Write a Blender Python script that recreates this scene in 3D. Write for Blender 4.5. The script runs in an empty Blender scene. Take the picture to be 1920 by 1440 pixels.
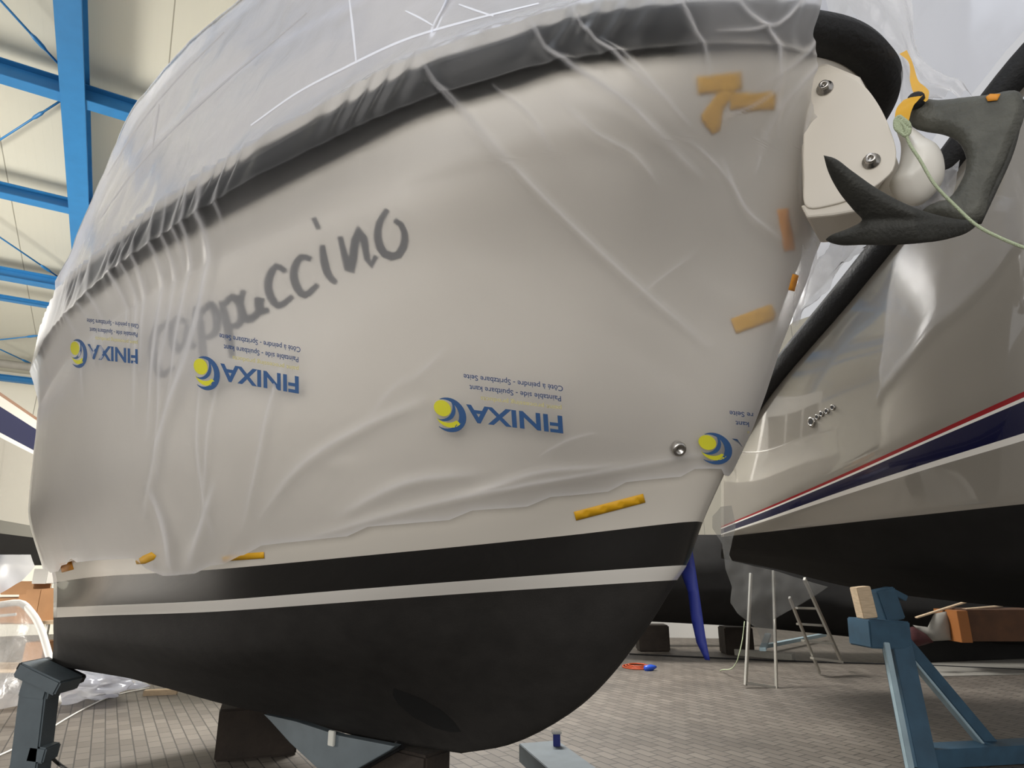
import bpy, bmesh, math, random
import numpy as np
from mathutils import Vector, Matrix
from mathutils.bvhtree import BVHTree
from mathutils.geometry import delaunay_2d_cdt
from mathutils import noise as mnoise
random.seed(4)
SC = bpy.context.scene
COL = SC.collection
# ------------------------------------------------------------ camera
F = 1200.0; TH = math.atan(340 / F); H = 1.5
cT, sT = math.cos(TH), math.sin(TH)
cam = bpy.data.cameras.new('camera'); camo = bpy.data.objects.new('camera', cam); COL.objects.link(camo)
cam.sensor_width = 36; cam.lens = 36 * F / 1920; cam.clip_start = 0.05; cam.clip_end = 200
camo.location = (0, 0, H); camo.rotation_euler = (math.pi / 2 + TH, 0, 0)
SC.camera = camo
# ------------------------------------------------------------ light
w = bpy.data.worlds.new('world'); SC.world = w; w.use_nodes = True
bg = w.node_tree.nodes['Background']; bg.inputs[0].default_value = (0.98, 0.98, 1.0, 1); bg.inputs[1].default_value = 0.62
def area(name, loc, target, sx, sy, power, col=(1, 1, 1)):
    l = bpy.data.lights.new(name, 'AREA'); l.shape = 'RECTANGLE'; l.size = sx; l.size_y = sy; l.energy = power; l.color = col
    o = bpy.data.objects.new(name, l); COL.objects.link(o); o.location = loc
    o.rotation_euler = (Vector(target) - Vector(loc)).to_track_quat('-Z', 'Y').to_euler(); return o
area('skylight', (-1.5, 2.5, 9.5), (0.0, 4, 2), 7, 5, 330, (0.80, 0.88, 1.0))
area('added_front_fill', (-3.0, -9.0, 4.2), (-.3, 4, 2.2), 12, 7, 760, (1.0, 0.965, 0.92))  # added soft fill behind the camera, brightens the near hull side
area('added_cruiser_light', (-1.4, 10.2, 7.4), (-1.4, 10.3, 2.5), 4, 2, 2000, (1.0, 0.98, 0.95))  # added light over the hidden white cruiser so its reflection shows
area('hall_door_daylight', (-9.8, 5.2, 2.6), (-5.5, 9.5, 0.6), 3.0, 3.0, 1300, (1.0, 0.95, 0.87))
SC.view_settings.view_transform = 'Standard'; SC.view_settings.look = 'None'
SC.view_settings.gamma = 1; SC.view_settings.exposure = -0.08; SC.view_settings.use_curve_mapping = False
try:
    SC.cycles.max_bounces = 10; SC.cycles.transparent_max_bounces = 16; SC.cycles.transmission_bounces = 10
    SC.cycles.diffuse_bounces = 5; SC.cycles.sample_clamp_indirect = 6
except Exception: pass
# ------------------------------------------------------------ pixel -> world tools
def ray(px, py):
    x = px - 960.0; u = 720.0 - py
    f = F * cT - u * sT; z = F * sT + u * cT
    return np.array([x / f, 1.0, z / f])
def at(px, py, d):
    p = ray(px, py) * d; p[2] += H; return p
def on_plane(px, py, n, p0):
    r = ray(px, py); n = np.array(n, float); d = (np.array(p0, float) - (0, 0, H)) @ n / (r @ n)
    p = r * d; p[2] += H; return p
def on_floor(px, py, z=0.0): return on_plane(px, py, (0, 0, 1), (0, 0, z))
def proj(P):
    P = np.asarray(P, float); zz = P[..., 2] - H; y = P[..., 1]
    f = y * cT + zz * sT; u = -y * sT + zz * cT
    return 960 + F * P[..., 0] / f, 720 - F * u / f
class Frame:
    """vertical centre plane of a boat: s aft, b to port (towards us), z up"""
    def __init__(s, p0, a):
        s.P0 = np.array(p0, float); s.A = np.array(a, float) / np.linalg.norm(a)
        s.N = np.array([-s.A[1], s.A[0]]);
        if s.N[1] > 0: s.N = -s.N
    def w(self, s, b, z):
        s, b, z = np.broadcast_arrays(np.asarray(s, float), np.asarray(b, float), np.asarray(z, float))
        return np.stack([self.P0[0] + self.A[0] * s + self.N[0] * b, self.P0[1] + self.A[1] * s + self.N[1] * b, z], -1)
    def px(self, px, py, b):
        r = ray(px, py); d = (b + self.P0 @ self.N) / (r[:2] @ self.N); p = r * d; p[2] += H
        return ((p[:2] - self.P0) @ self.A, b, p[2])
    def wpx(self, px, py, b): return self.w(*self.px(px, py, b))
B1 = Frame((-.3, 4.0), (-.804, .594))
def herm(xs, ys, x, mono=True):
    xs = np.array(xs, float); ys = np.array(ys, float); h = np.diff(xs); dl = np.diff(ys) / h
    m = np.zeros_like(ys); m[0] = dl[0]; m[-1] = dl[-1]
    for i in range(1, len(xs) - 1):
        if mono and dl[i-1] * dl[i] <= 0: m[i] = 0
        elif mono: m[i] = 3*(h[i-1]+h[i]) / ((2*h[i]+h[i-1])/dl[i-1] + (h[i]+2*h[i-1])/dl[i])
        else: m[i] = (dl[i-1]*h[i] + dl[i]*h[i-1]) / (h[i-1]+h[i])
    x = np.asarray(x, float); xc = np.clip(x, xs[0], xs[-1])
    k = np.clip(np.searchsorted(xs, xc, side='right') - 1, 0, len(xs) - 2); t = (xc - xs[k]) / h[k]
    r = (2*t**3-3*t**2+1)*ys[k] + (t**3-2*t**2+t)*h[k]*m[k] + (-2*t**3+3*t**2)*ys[k+1] + (t**3-t**2)*h[k]*m[k+1]
    return r + np.where(x < xs[0], (x - xs[0])*m[0], 0) + np.where(x > xs[-1], (x - xs[-1])*m[-1], 0)
def spline(pts, n, closed=False):
    P = np.array(pts, float)
    if closed: P = np.vstack([P, P[:1]])
    t = np.r_[0, np.cumsum(np.linalg.norm(np.diff(P, axis=0), axis=1))]; u = np.linspace(0, t[-1], n)
    if closed: u = np.linspace(0, t[-1], n + 1)[:-1]
    return np.stack([herm(t, P[:, k], u, False) for k in range(P.shape[1])], -1)
# ------------------------------------------------------------ materials
def lin(c):
    if isinstance(c, str): c = [int(c[i:i+2], 16) for i in (0, 2, 4)]
    return tuple(((v/255)/12.92 if v/255 <= .04045 else ((v/255+.055)/1.055)**2.4) for v in c) + (1,)
def mat(name, col, rough=.5, metal=0, noise=0, nscale=6, bump=0, bscale=30, coat=0, spec=.5, stretch=None):
    m = bpy.data.materials.new(name); m.use_nodes = True; nt = m.node_tree; b = nt.nodes['Principled BSDF']
    b.inputs['Base Color'].default_value = lin(col); b.inputs['Roughness'].default_value = rough; b.inputs['Metallic'].default_value = metal
    b.inputs['Coat Weight'].default_value = coat; b.inputs['Coat Roughness'].default_value = .03; b.inputs['Specular IOR Level'].default_value = spec
    tc = nt.nodes.new('ShaderNodeTexCoord')
    src = tc.outputs['Object']
    if stretch:
        mp = nt.nodes.new('ShaderNodeMapping'); mp.inputs['Scale'].default_value = stretch; nt.links.new(src, mp.inputs[0]); src = mp.outputs[0]
    if noise:
        n = nt.nodes.new('ShaderNodeTexNoise'); n.inputs['Scale'].default_value = nscale; n.inputs['Detail'].default_value = 6; nt.links.new(src, n.inputs['Vector'])
        r = nt.nodes.new('ShaderNodeMapRange'); r.inputs[1].default_value = .3; r.inputs[2].default_value = .7; r.inputs[3].default_value = 1-noise; r.inputs[4].default_value = 1+noise
        nt.links.new(n.outputs[0], r.inputs[0]); h = nt.nodes.new('ShaderNodeVectorMath'); h.operation = 'SCALE'; h.inputs[0].default_value = lin(col)[:3]
        nt.links.new(r.outputs[0], h.inputs['Scale']); nt.links.new(h.outputs[0], b.inputs['Base Color'])
    if bump:
        n = nt.nodes.new('ShaderNodeTexNoise'); n.inputs['Scale'].default_value = bscale; n.inputs['Detail'].default_value = 4; nt.links.new(src, n.inputs['Vector'])
        bp = nt.nodes.new('ShaderNodeBump'); bp.inputs['Strength'].default_value = bump; bp.inputs['Distance'].default_value = .02
        nt.links.new(n.outputs[0], bp.inputs['Height']); nt.links.new(bp.outputs[0], b.inputs['Normal'])
    return m
def film_mat(name, milky=.3, rough=.28, ior=1.2, tint='f2f4fa', clear=.35, bump=.25, bs=5, gr=.16):
    m = bpy.data.materials.new(name); m.use_nodes = True; nt = m.node_tree; N = nt.nodes; L = nt.links
    N.remove(N['Principled BSDF']); out = N['Material Output']
    tc = N.new('ShaderNodeTexCoord')
    n1 = N.new('ShaderNodeTexNoise'); n1.inputs['Scale'].default_value = bs; n1.inputs['Detail'].default_value = 5; n1.inputs['Distortion'].default_value = .6
    L.new(tc.outputs['Object'], n1.inputs['Vector'])
    bp = N.new('ShaderNodeBump'); bp.inputs['Strength'].default_value = bump; bp.inputs['Distance'].default_value = .05; L.new(n1.outputs[0], bp.inputs['Height'])
    tr = N.new('ShaderNodeBsdfTransparent'); tr.inputs[0].default_value = (.97, .97, .97, 1)
    rf = N.new('ShaderNodeBsdfRefraction'); rf.inputs['Color'].default_value = (.96, .96, .96, 1); rf.inputs['Roughness'].default_value = rough; rf.inputs['IOR'].default_value = ior
    df = N.new('ShaderNodeBsdfDiffuse'); df.inputs[0].default_value = lin(tint); tl = N.new('ShaderNodeBsdfTranslucent'); tl.inputs[0].default_value = lin(tint)
    gl = N.new('ShaderNodeBsdfGlossy'); gl.inputs['Color'].default_value = (1, 1, 1, 1); gl.inputs['Roughness'].default_value = gr
    for s in (df, tl, gl): L.new(bp.outputs[0], s.inputs['Normal'])
    a = N.new('ShaderNodeMixShader'); a.inputs[0].default_value = clear; L.new(rf.outputs[0], a.inputs[1]); L.new(tr.outputs[0], a.inputs[2])
    b = N.new('ShaderNodeMixShader'); b.inputs[0].default_value = .5; L.new(df.outputs[0], b.inputs[1]); L.new(tl.outputs[0], b.inputs[2])
    lw = N.new('ShaderNodeLayerWeight'); lw.inputs[0].default_value = .35; L.new(bp.outputs[0], lw.inputs['Normal'])
    mr = N.new('ShaderNodeMapRange'); mr.inputs[3].default_value = milky; mr.inputs[4].default_value = min(1, milky + .20); L.new(lw.outputs['Facing'], mr.inputs[0])
    at_ = N.new('ShaderNodeAttribute'); at_.attribute_name = 'fold'; ad = N.new('ShaderNodeMath'); ad.operation = 'ADD'; ad.use_clamp = True; L.new(mr.outputs[0], ad.inputs[0]); L.new(at_.outputs['Fac'], ad.inputs[1]); mr = ad
    c = N.new('ShaderNodeMixShader'); L.new(mr.outputs[0], c.inputs[0]); L.new(a.outputs[0], c.inputs[1]); L.new(b.outputs[0], c.inputs[2])
    ge = N.new('ShaderNodeNewGeometry')
    def two_sided(v, sock):   # a sheet is the same from both sides
        mm = N.new('ShaderNodeMapRange'); mm.inputs[3].default_value = v; mm.inputs[4].default_value = 1/v; L.new(ge.outputs['Backfacing'], mm.inputs[0]); L.new(mm.outputs[0], sock)
    fr = N.new('ShaderNodeFresnel'); two_sided(1.45, fr.inputs[0]); two_sided(ior, rf.inputs['IOR']); L.new(bp.outputs[0], fr.inputs['Normal'])
    d = N.new('ShaderNodeMixShader'); L.new(fr.outputs[0], d.inputs[0]); L.new(c.outputs[0], d.inputs[1]); L.new(gl.outputs[0], d.inputs[2])
    L.new(d.outputs[0], out.inputs[0]); return m
M = dict(
    gel=mat('white_gelcoat', 'cbc5ba', .25, coat=.4),
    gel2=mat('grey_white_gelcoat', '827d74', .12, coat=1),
    black=mat('black_gloss_band', '1b1a19', .22, coat=.5),
    anti=mat('antifouling', '2b2927', .75, noise=.16, nscale=9, bump=.12, bscale=120, spec=.25),
    navy_matt=mat('navy_paint', '191c3c', .6, spec=.2), anti2=mat('dark_antifouling', '1c1b1a', .8, noise=.15, nscale=5, spec=.2),
    rubber=mat('black_rubber', '0d0d0e', .7, bump=.4, bscale=40),
    plate=mat('cream_plate', 'd6cfc2', .35),
    steel=mat('stainless', 'b8b4ae', .25, 1), dark=mat('dark_hole', '050505', .8),
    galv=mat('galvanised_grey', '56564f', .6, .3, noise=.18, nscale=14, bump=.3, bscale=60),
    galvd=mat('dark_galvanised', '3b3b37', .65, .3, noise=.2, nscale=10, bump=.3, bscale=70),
    roller=mat('white_nylon', 'e6e2d8', .35), rope=mat('pale_green_rope', 'b9c4a2', .8, bump=.6, bscale=250),
    tape=mat('yellow_tape', 'd9a312', .55, noise=.05), tape2=mat('orange_tape', 'de9226', .55),
    name=mat('dark_lettering', '26282c', .6),
    pblue=mat('print_blue', '33598a', .6), pnavy=mat('print_navy', '35507f', .6), pyel=mat('print_yellow', 'd9d531', .6), ppale=mat('print_pale_yellow', 'cfc78a', .6),
    navy=mat('navy_stripe', '151634', .15, coat=.6), red=mat('red_stripe', '8a1a20', .2, coat=.6), wht=mat('white_stripe', 'd8d4cc', .2, coat=.6),
    bluesteel=mat('blue_painted_steel', '2b72a8', .45, noise=.05), bluestand=mat('slate_blue_paint', '2b485b', .6, noise=.18, nscale=8),
    paleflange=mat('pale_worn_paint', '8fa3ab', .6, noise=.12), greystand=mat('grey_painted_steel', '5c666b', .6, noise=.1, nscale=8),
    wood=mat('dark_timber', '2c241d', .85, noise=.25, bump=.4), wood2=mat('pale_timber', 'b9a488', .8, noise=.15, stretch=(2, 2, 14)), card=mat('cardboard', 'b98b62', .85, noise=.06),
    crate=mat('brown_crate', '4c301b', .8, noise=.2), orange=mat('orange_wood', '8c5626', .7),
    alu=mat('aluminium', 'b9b7b0', .35, .9), blade=mat('blue_webbing', '19277a', .6, noise=.08), white=mat('white_plastic', 'e2dfd8', .5),
    grey=mat('grey_panel', '8a877f', .8, noise=.1), orangec=mat('orange_cord', 'a8431c', .6), bluep=mat('blue_plug', '1c48b0', .35), brown=mat('brown_rail', '7a5a44', .5),
    tag=mat('tag_white', 'cfcfc6', .6), black_m=mat('matt_black', '0c0c0c', .9), teal=mat('teal_drum', '2f7377', .4))
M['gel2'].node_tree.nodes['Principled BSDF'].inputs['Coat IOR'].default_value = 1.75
M['film'] = film_mat('milky_film', .19, .50, 1.32, 'f6f5f6', .08, .10, 3.0, .42)
M['film_top'] = film_mat('top_film', .45, .35, 1.25, 'eceffb', .1, .16, 3, .22)
M['film_clear'] = film_mat('wrinkled_film', .34, .2, 1.1, 'f4f4f6', .95, .35, 7, .25)
# ------------------------------------------------------------ mesh tools
def tag(o, label=None, cat=None, group=None, kind=None):
    if label: o['label'] = label
    if cat: o['category'] = cat
    if group: o['group'] = group
    if kind: o['kind'] = kind
    return o
def empty(name, loc, label, cat, group=None, rz=0):
    o = bpy.data.objects.new(name, None); COL.objects.link(o); o.location = tuple(map(float, loc)); o.rotation_euler = (0, 0, rz); o.empty_display_size = .1
    return tag(o, label, cat, group)
def mesh(name, V, Fc, mats, parent=None, mi=None, smooth=True, mods=None):
    me = bpy.data.meshes.new(name); V = np.asarray(V, float)
    loc = np.zeros(3)
    if parent is not None: V = V - np.array(parent.location); loc = None if False else np.zeros(3)
    else: loc = V.mean(0); loc[2] = V[:, 2].min(); V = V - loc
    if parent is not None and parent.parent is not None: V = V - np.array(parent.parent.location)
    me.from_pydata(V.tolist(), [], [list(map(int, f)) for f in Fc])
    for m in (mats if isinstance(mats, (list, tuple)) else [mats]): me.materials.append(m)
    if mi is not None: me.polygons.foreach_set('material_index', list(mi))
    if smooth: me.polygons.foreach_set('use_smooth', [True] * len(me.polygons))
    me.update(); o = bpy.data.objects.new(name, me); COL.objects.link(o); o.parent = parent
    o.location = tuple(loc); return o
class MB:
    def __init__(s): s.V = []; s.F = []
    def add(s, V, Fc):
        n = len(s.V); s.V += [tuple(map(float, v)) for v in V]; s.F += [[i + n for i in f] for f in Fc]; return s
    def box(s, c, size, R=None, bev=0.0):
        x, y, z = [v / 2 for v in size]; bm = bmesh.new(); bmesh.ops.create_cube(bm, size=1, matrix=Matrix.Diagonal((2*x, 2*y, 2*z, 1)))
        if bev: bmesh.ops.bevel(bm, geom=bm.edges[:], offset=min(bev, x*.8, y*.8, z*.8), segments=2, affect='EDGES')
        Rm = R if R is not None else Matrix.Identity(3); c = Vector(c)
        s.add([tuple(c + Rm @ v.co) for v in bm.verts], [[v.index for v in f.verts] for f in bm.faces]); bm.free(); return s
    def bar(s, a, b, wd, ht, up=(0, 0, 1), bev=.004):
        a = Vector(a); b = Vector(b); d = (b - a); L = d.length; y = d.normalized(); u = Vector(up)
        if abs(y.dot(u)) > .98: u = Vector((1, 0, 0))
        x = y.cross(u).normalized(); z = x.cross(y); R = Matrix((x, y, z)).transposed(); return s.box((a + b) / 2, (wd, L, ht), R, bev)
    def tube(s, pts, r, n=10, closed=False):
        P = np.array(pts, float); m = len(P); rr = np.broadcast_to(np.asarray(r, float), (m,)); V = []; up = np.array([.13, .21, .97])
        for i in range(m):
            t = P[min(i+1, m-1)] - P[max(i-1, 0)]; t /= np.linalg.norm(t) + 1e-9; x = np.cross(t, up); x /= np.linalg.norm(x) + 1e-9; y = np.cross(x, t)
            for k in range(n):
                a = 2*math.pi*k/n; V.append(P[i] + rr[i]*(math.cos(a)*x + math.sin(a)*y))
        Fc = [[i*n+k, i*n+(k+1) % n, (i+1)*n+(k+1) % n, (i+1)*n+k] for i in range(m-1) for k in range(n)]
        Fc += [list(range(n))[::-1], [(m-1)*n+k for k in range(n)]]; return s.add(V, Fc)
    def lathe(s, c, ax, prof, n=24):
        """prof = [(dist along axis, radius)]"""
        ax = Vector(ax).normalized(); x = ax.orthogonal().normalized(); y = ax.cross(x); c = Vector(c); V = []
        for h, r in prof:
            for k in range(n):
                a = 2*math.pi*k/n; V.append(tuple(c + ax*h + x*(r*math.cos(a)) + y*(r*math.sin(a))))
        m = len(prof); Fc = [[i*n+k, i*n+(k+1) % n, (i+1)*n+(k+1) % n, (i+1)*n+k] for i in range(m-1) for k in range(n)]
        Fc += [list(range(n))[::-1], [(m-1)*n+k for k in range(n)]]; return s.add(V, Fc)
    def build(s, name, m, parent=None, smooth=False): return mesh(name, s.V, s.F, m, parent, smooth=smooth)
def gridF(nu, nv, off=0): return [[off+i*nv+j, off+i*nv+j+1, off+(i+1)*nv+j+1, off+(i+1)*nv+j] for i in range(nu-1) for j in range(nv-1)]
def in_poly(x, y, poly):
    c = False; n = len(poly)
    for i in range(n):
        x1, y1 = poly[i]; x2, y2 = poly[i-1]
        if (y1 > y) != (y2 > y) and x < (x2-x1)*(y-y1)/(y2-y1)+x1: c = not c
    return c
def dist_poly(x, y, poly, closed=True):
    best = 1e9; n = len(poly)
    for i in range(0 if closed else 1, n):
        ax, ay = poly[i-1]; bx, by = poly[i]; dx, dy = bx-ax, by-ay; L = dx*dx+dy*dy
        t = 0 if L == 0 else max(0, min(1, ((x-ax)*dx+(y-ay)*dy)/L)); best = min(best, math.hypot(ax+t*dx-x, ay+t*dy-y))
    return best
def fill2d(poly, step):
    P = [tuple(p) for p in poly]; out = []; n = len(P)
    for i in range(n):
        a = np.array(P[i]); b = np.array(P[(i+1) % n]); k = max(1, int(np.linalg.norm(b-a)/step)); out += [tuple(a+(b-a)*j/k) for j in range(k)]
    nb = len(out); xs = [p[0] for p in P]; ys = [p[1] for p in P]; inner = []
    for gx in np.arange(min(xs), max(xs), step):
        for gy in np.arange(min(ys), max(ys), step):
            if in_poly(gx, gy, out) and dist_poly(gx, gy, P) > step*.5: inner.append((gx, gy))
    pts = out + inner; r = delaunay_2d_cdt([Vector(p) for p in pts], [], [list(range(nb))], 1, 1e-6)
    return [tuple(v) for v in r[0]], [list(f) for f in r[2]], P
def inflated(poly, fn, nrm, T, R, step=6):
    """solid of outline poly; fn maps outline coords to world; thickness T grows over R from its rim"""
    pts, tris, P = fill2d(poly, step); V = []; nrm = np.array(nrm, float); n = len(pts)
    h = [T * math.sqrt(min(1, dist_poly(x, y, P)/R + .02)) for x, y in pts]
    base = [np.array(fn(x, y)) for x, y in pts]
    V = [b + nrm*t/2 for b, t in zip(base, h)] + [b - nrm*t/2 for b, t in zip(base, h)]
    Fc = [t for t in tris] + [[i+n for i in t][::-1] for t in tris]
    cnt = {}
    for t in tris:
        for a, b in zip(t, t[1:] + t[:1]): cnt[(a, b)] = 1
    for (a, b) in list(cnt):
        if (b, a) not in cnt: Fc.append([b, a, a+n, b+n])
    return V, Fc
# ------------------------------------------------------------ the hall
r_h = np.array([(200-960)/math.hypot(F, 340), 1.0]); r_h /= np.linalg.norm(r_h); p_h = np.array([r_h[1], -r_h[0]])
rot_h = math.atan2(r_h[1], r_h[0])
def floor_mat():
    m = bpy.data.materials.new('concrete_pavers'); m.use_nodes = True; nt = m.node_tree; N = nt.nodes; L = nt.links; b = N['Principled BSDF']
    tc = N.new('ShaderNodeTexCoord'); br = N.new('ShaderNodeTexBrick'); L.new(tc.outputs['Object'], br.inputs['Vector'])
    br.inputs['Scale'].default_value = 1; br.inputs['Brick Width'].default_value = .21; br.inputs['Row Height'].default_value = .105; br.inputs['Mortar Size'].default_value = .006
    br.inputs['Mortar Smooth'].default_value = .3; br.inputs['Color1'].default_value = lin('6c655c'); br.inputs['Color2'].default_value = lin('5a534b'); br.inputs['Mortar'].default_value = lin('37332e')
    n = N.new('ShaderNodeTexNoise'); n.inputs['Scale'].default_value = .9; n.inputs['Detail'].default_value = 8; L.new(tc.outputs['Object'], n.inputs['Vector'])
    mx = N.new('ShaderNodeMix'); mx.data_type = 'RGBA'; mx.blend_type = 'MULTIPLY'; mx.inputs['Factor'].default_value = .55
    mr = N.new('ShaderNodeMapRange'); mr.inputs[1].default_value = .3; mr.inputs[2].default_value = .7; mr.inputs[3].default_value = .55; mr.inputs[4].default_value = 1.15
    L.new(n.outputs[0], mr.inputs[0]); L.new(br.outputs['Color'], mx.inputs[6]); L.new(mr.outputs[0], mx.inputs[7]); L.new(mx.outputs[2], b.inputs['Base Color'])
    bp = N.new('ShaderNodeBump'); bp.inputs['Strength'].default_value = .6; bp.inputs['Distance'].default_value = .006; bp.invert = True
    L.new(br.outputs['Fac'], bp.inputs['Height']); L.new(bp.outputs[0], b.inputs['Normal']); b.inputs['Roughness'].default_value = .6
    return m
def struct(name, V, Fc, m, mats=None):
    o = mesh(name, V, Fc, m, smooth=False); tag(o, kind='structure'); return o
def hall(u, v, z): return np.array([u*r_h[0]+v*p_h[0], u*r_h[1]+v*p_h[1], z])
fl = bpy.data.meshes.new('floor'); fl.from_pydata([(-9, -19, 0), (19, -19, 0), (19, 9, 0), (-9, 9, 0)], [], [(0, 1, 2, 3)]); fl.materials.append(floor_mat())
flo = bpy.data.objects.new('floor', fl); COL.objects.link(flo); flo.rotation_euler = (0, 0, rot_h); tag(flo, kind='structure')
# roof: rafters fall away from us towards the left eave
rd = ray(200, 1350); rd /= np.linalg.norm(rd); pd = np.array([p_h[0], p_h[1], 0.0])
rn = np.cross(pd, rd); rn /= np.linalg.norm(rn);
if rn[2] < 0: rn = -rn
RA = at(126, 0, 5.6)                         # a point on the rafter's underside
def panel_mat(name, col, joint, axis_along, width=1.0):
    m = bpy.data.materials.new(name); m.use_nodes = True; nt = m.node_tree; N = nt.nodes; L = nt.links; b = N['Principled BSDF']
    tc = N.new('ShaderNodeTexCoord'); sp = N.new('ShaderNodeSeparateXYZ'); L.new(tc.outputs['Object'], sp.inputs[0])
    def stripe(per, wd):
        a = N.new('ShaderNodeMath'); a.operation = 'DIVIDE'; a.inputs[1].default_value = per; L.new(sp.outputs[axis_along], a.inputs[0])
        f = N.new('ShaderNodeMath'); f.operation = 'FRACT'; L.new(a.outputs[0], f.inputs[0])
        g = N.new('ShaderNodeMath'); g.operation = 'LESS_THAN'; g.inputs[1].default_value = wd; L.new(f.outputs[0], g.inputs[0]); return g
    a = stripe(width, .015); c = stripe(.12, .25)
    cc = N.new('ShaderNodeMix'); cc.data_type = 'RGBA'; cc.inputs[6].default_value = lin(col); cc.inputs[7].default_value = lin(joint); L.new(a.outputs[0], cc.inputs['Factor'])
    L.new(cc.outputs[2], b.inputs['Base Color']); bp = N.new('ShaderNodeBump'); bp.inputs['Strength'].default_value = .35; bp.inputs['Distance'].default_value = .004; L.new(c.outputs[0], bp.inputs['Height']); L.new(bp.outputs[0], b.inputs['Normal'])
    b.inputs['Roughness'].default_value = .45; return m
Rroof = Matrix((Vector(rd), Vector(-pd), Vector(np.cross(rd, -pd)))).transposed()
def oriented_panel(name, org, R, pts, m):
    me = bpy.data.meshes.new(name); me.from_pydata(pts, [], [list(range(len(pts)))]); me.materials.append(m)
    o = bpy.data.objects.new(name, me); COL.objects.link(o); o.location = tuple(org); o.rotation_euler = R.to_euler(); tag(o, kind='structure'); return o
roof_off = RA + rn * .50
# eave where the line of sight at y~705 meets the roof
E_ = on_plane(30, 700, rn, roof_off); Lr = (E_ - roof_off) @ rd
oriented_panel('ceiling', roof_off, Rroof, [(-5.5, -9, 0), (Lr, -9, 0), (Lr, 7, 0), (-5.5, 7, 0)], panel_mat('roof_panel', 'c6c4b6', '8d8a7c', 1))
Ru = Matrix((Vector((r_h[0], r_h[1], 0)), Vector((-p_h[0], -p_h[1], 0)), Vector((0, 0, 1)))).transposed()
ez = E_[2]; eu = E_[:2] @ r_h
Rw = Matrix((Vector((-p_h[0], -p_h[1], 0)), Vector((0, 0, 1)), Vector((-r_h[0], -r_h[1], 0)))).transposed()
oriented_panel('wall_left', hall(eu, 0, 0), Rw, [(-14, 0, 0), (8, 0, 0), (8, ez+.1, 0), (-14, ez+.1, 0)], panel_mat('wall_panel', 'd9d5c6', '8d8a7c', 0))
Rb = Matrix((Vector((r_h[0], r_h[1], 0)), Vector((0, 0, 1)), Vector((p_h[0], p_h[1], 0)))).transposed()
oriented_panel('wall_back', hall(0, 16.5, 0), Rb, [(-9, 0, 0), (eu, 0, 0), (eu, 8.5, 0), (-9, 8.5, 0)], panel_mat('back_wall_panel', 'b9b4a6', '77746a', 0))
def ibeam(name, a, b, up, wd, ht, m, tf=.03, tw=.03, parent=None):
    a = Vector(a); b = Vector(b); up = Vector(up); k = MB()
    k.bar(a + up*(ht/2-tf/2), b + up*(ht/2-tf/2), wd, tf, up); k.bar(a - up*(ht/2-tf/2), b - up*(ht/2-tf/2), wd, tf, up); k.bar(a, b, tw, ht-2*tf, up)
    return k.build(name, m, parent)
w_r = .27
o = ibeam('rafter', RA + rn*.17 - rd*3.5, RA + rn*.17 + rd*(Lr-.05), rn, w_r, .34, M['bluesteel'])
tag(o, 'broad sky-blue steel rafter running up the roof at left', 'beam')
def pur(py_left, lab, ht=.2, wd=.16, low=0.0, dx=60):
    a = on_plane(dx, py_left, rn, RA + rn*(.02+low)); a = a + rn*ht/2
    v = (a - RA) @ pd
    o = ibeam('purlin', a - pd*5, a + pd*5, rn, wd, ht, M['bluesteel'], .018, .02)
    tag(o, lab, 'beam', 'blue roof purlins'); return o
pur(166, 'highest blue purlin crossing the rafter near the top left corner', .27, .17)
pur(380, 'second blue purlin below the rafter crossing, above the bracing rods')
pur(532, 'third blue purlin, just above the sagging rod at left')
pur(572, 'fourth thin blue purlin close under the third one', .10, .08)
pur(720, 'lowest blue purlin at the eave by the left frame edge', .14, .1)
def rod(p, q, lab):
    a = on_plane(p[0], p[1], rn, RA + rn*.25); b = on_plane(q[0], q[1], rn, RA + rn*.25); d = b-a; a = a - d*.6
    k = MB(); k.tube([a, b], .014, 8); c = a + (b-a)*.78; u = (b-a)/np.linalg.norm(b-a); k.tube([c-u*.12, c-u*.06, c+u*.06, c+u*.12], [.014, .026, .026, .014], 8)
    tag(k.build('bracing_rod', M['bluesteel'], smooth=True), lab, 'rod', 'roof wind bracing rods')
rod((0, 0), (108, 118), 'bracing rod slanting down to the top rafter crossing from upper left')
rod((0, 262), (112, 190), 'bracing rod rising to the top rafter crossing from lower left')
rod((0, 445), (128, 532), 'bracing rod slanting down between second and third purlins')
rod((0, 637), (92, 627), 'nearly level bracing rod above the eave at left edge')
rod((0, 655), (75, 690), 'low bracing rod slanting down onto the grey eave gutter')
k = MB(); a = on_plane(30, 685, rn, RA + rn*.05); k.tube([a - pd*5, a + pd*5], .09, 14)
tag(k.build('eave_pipe', M['grey'], smooth=True), 'grey round duct along the eave behind the wrapped boat', 'pipe')
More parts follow.
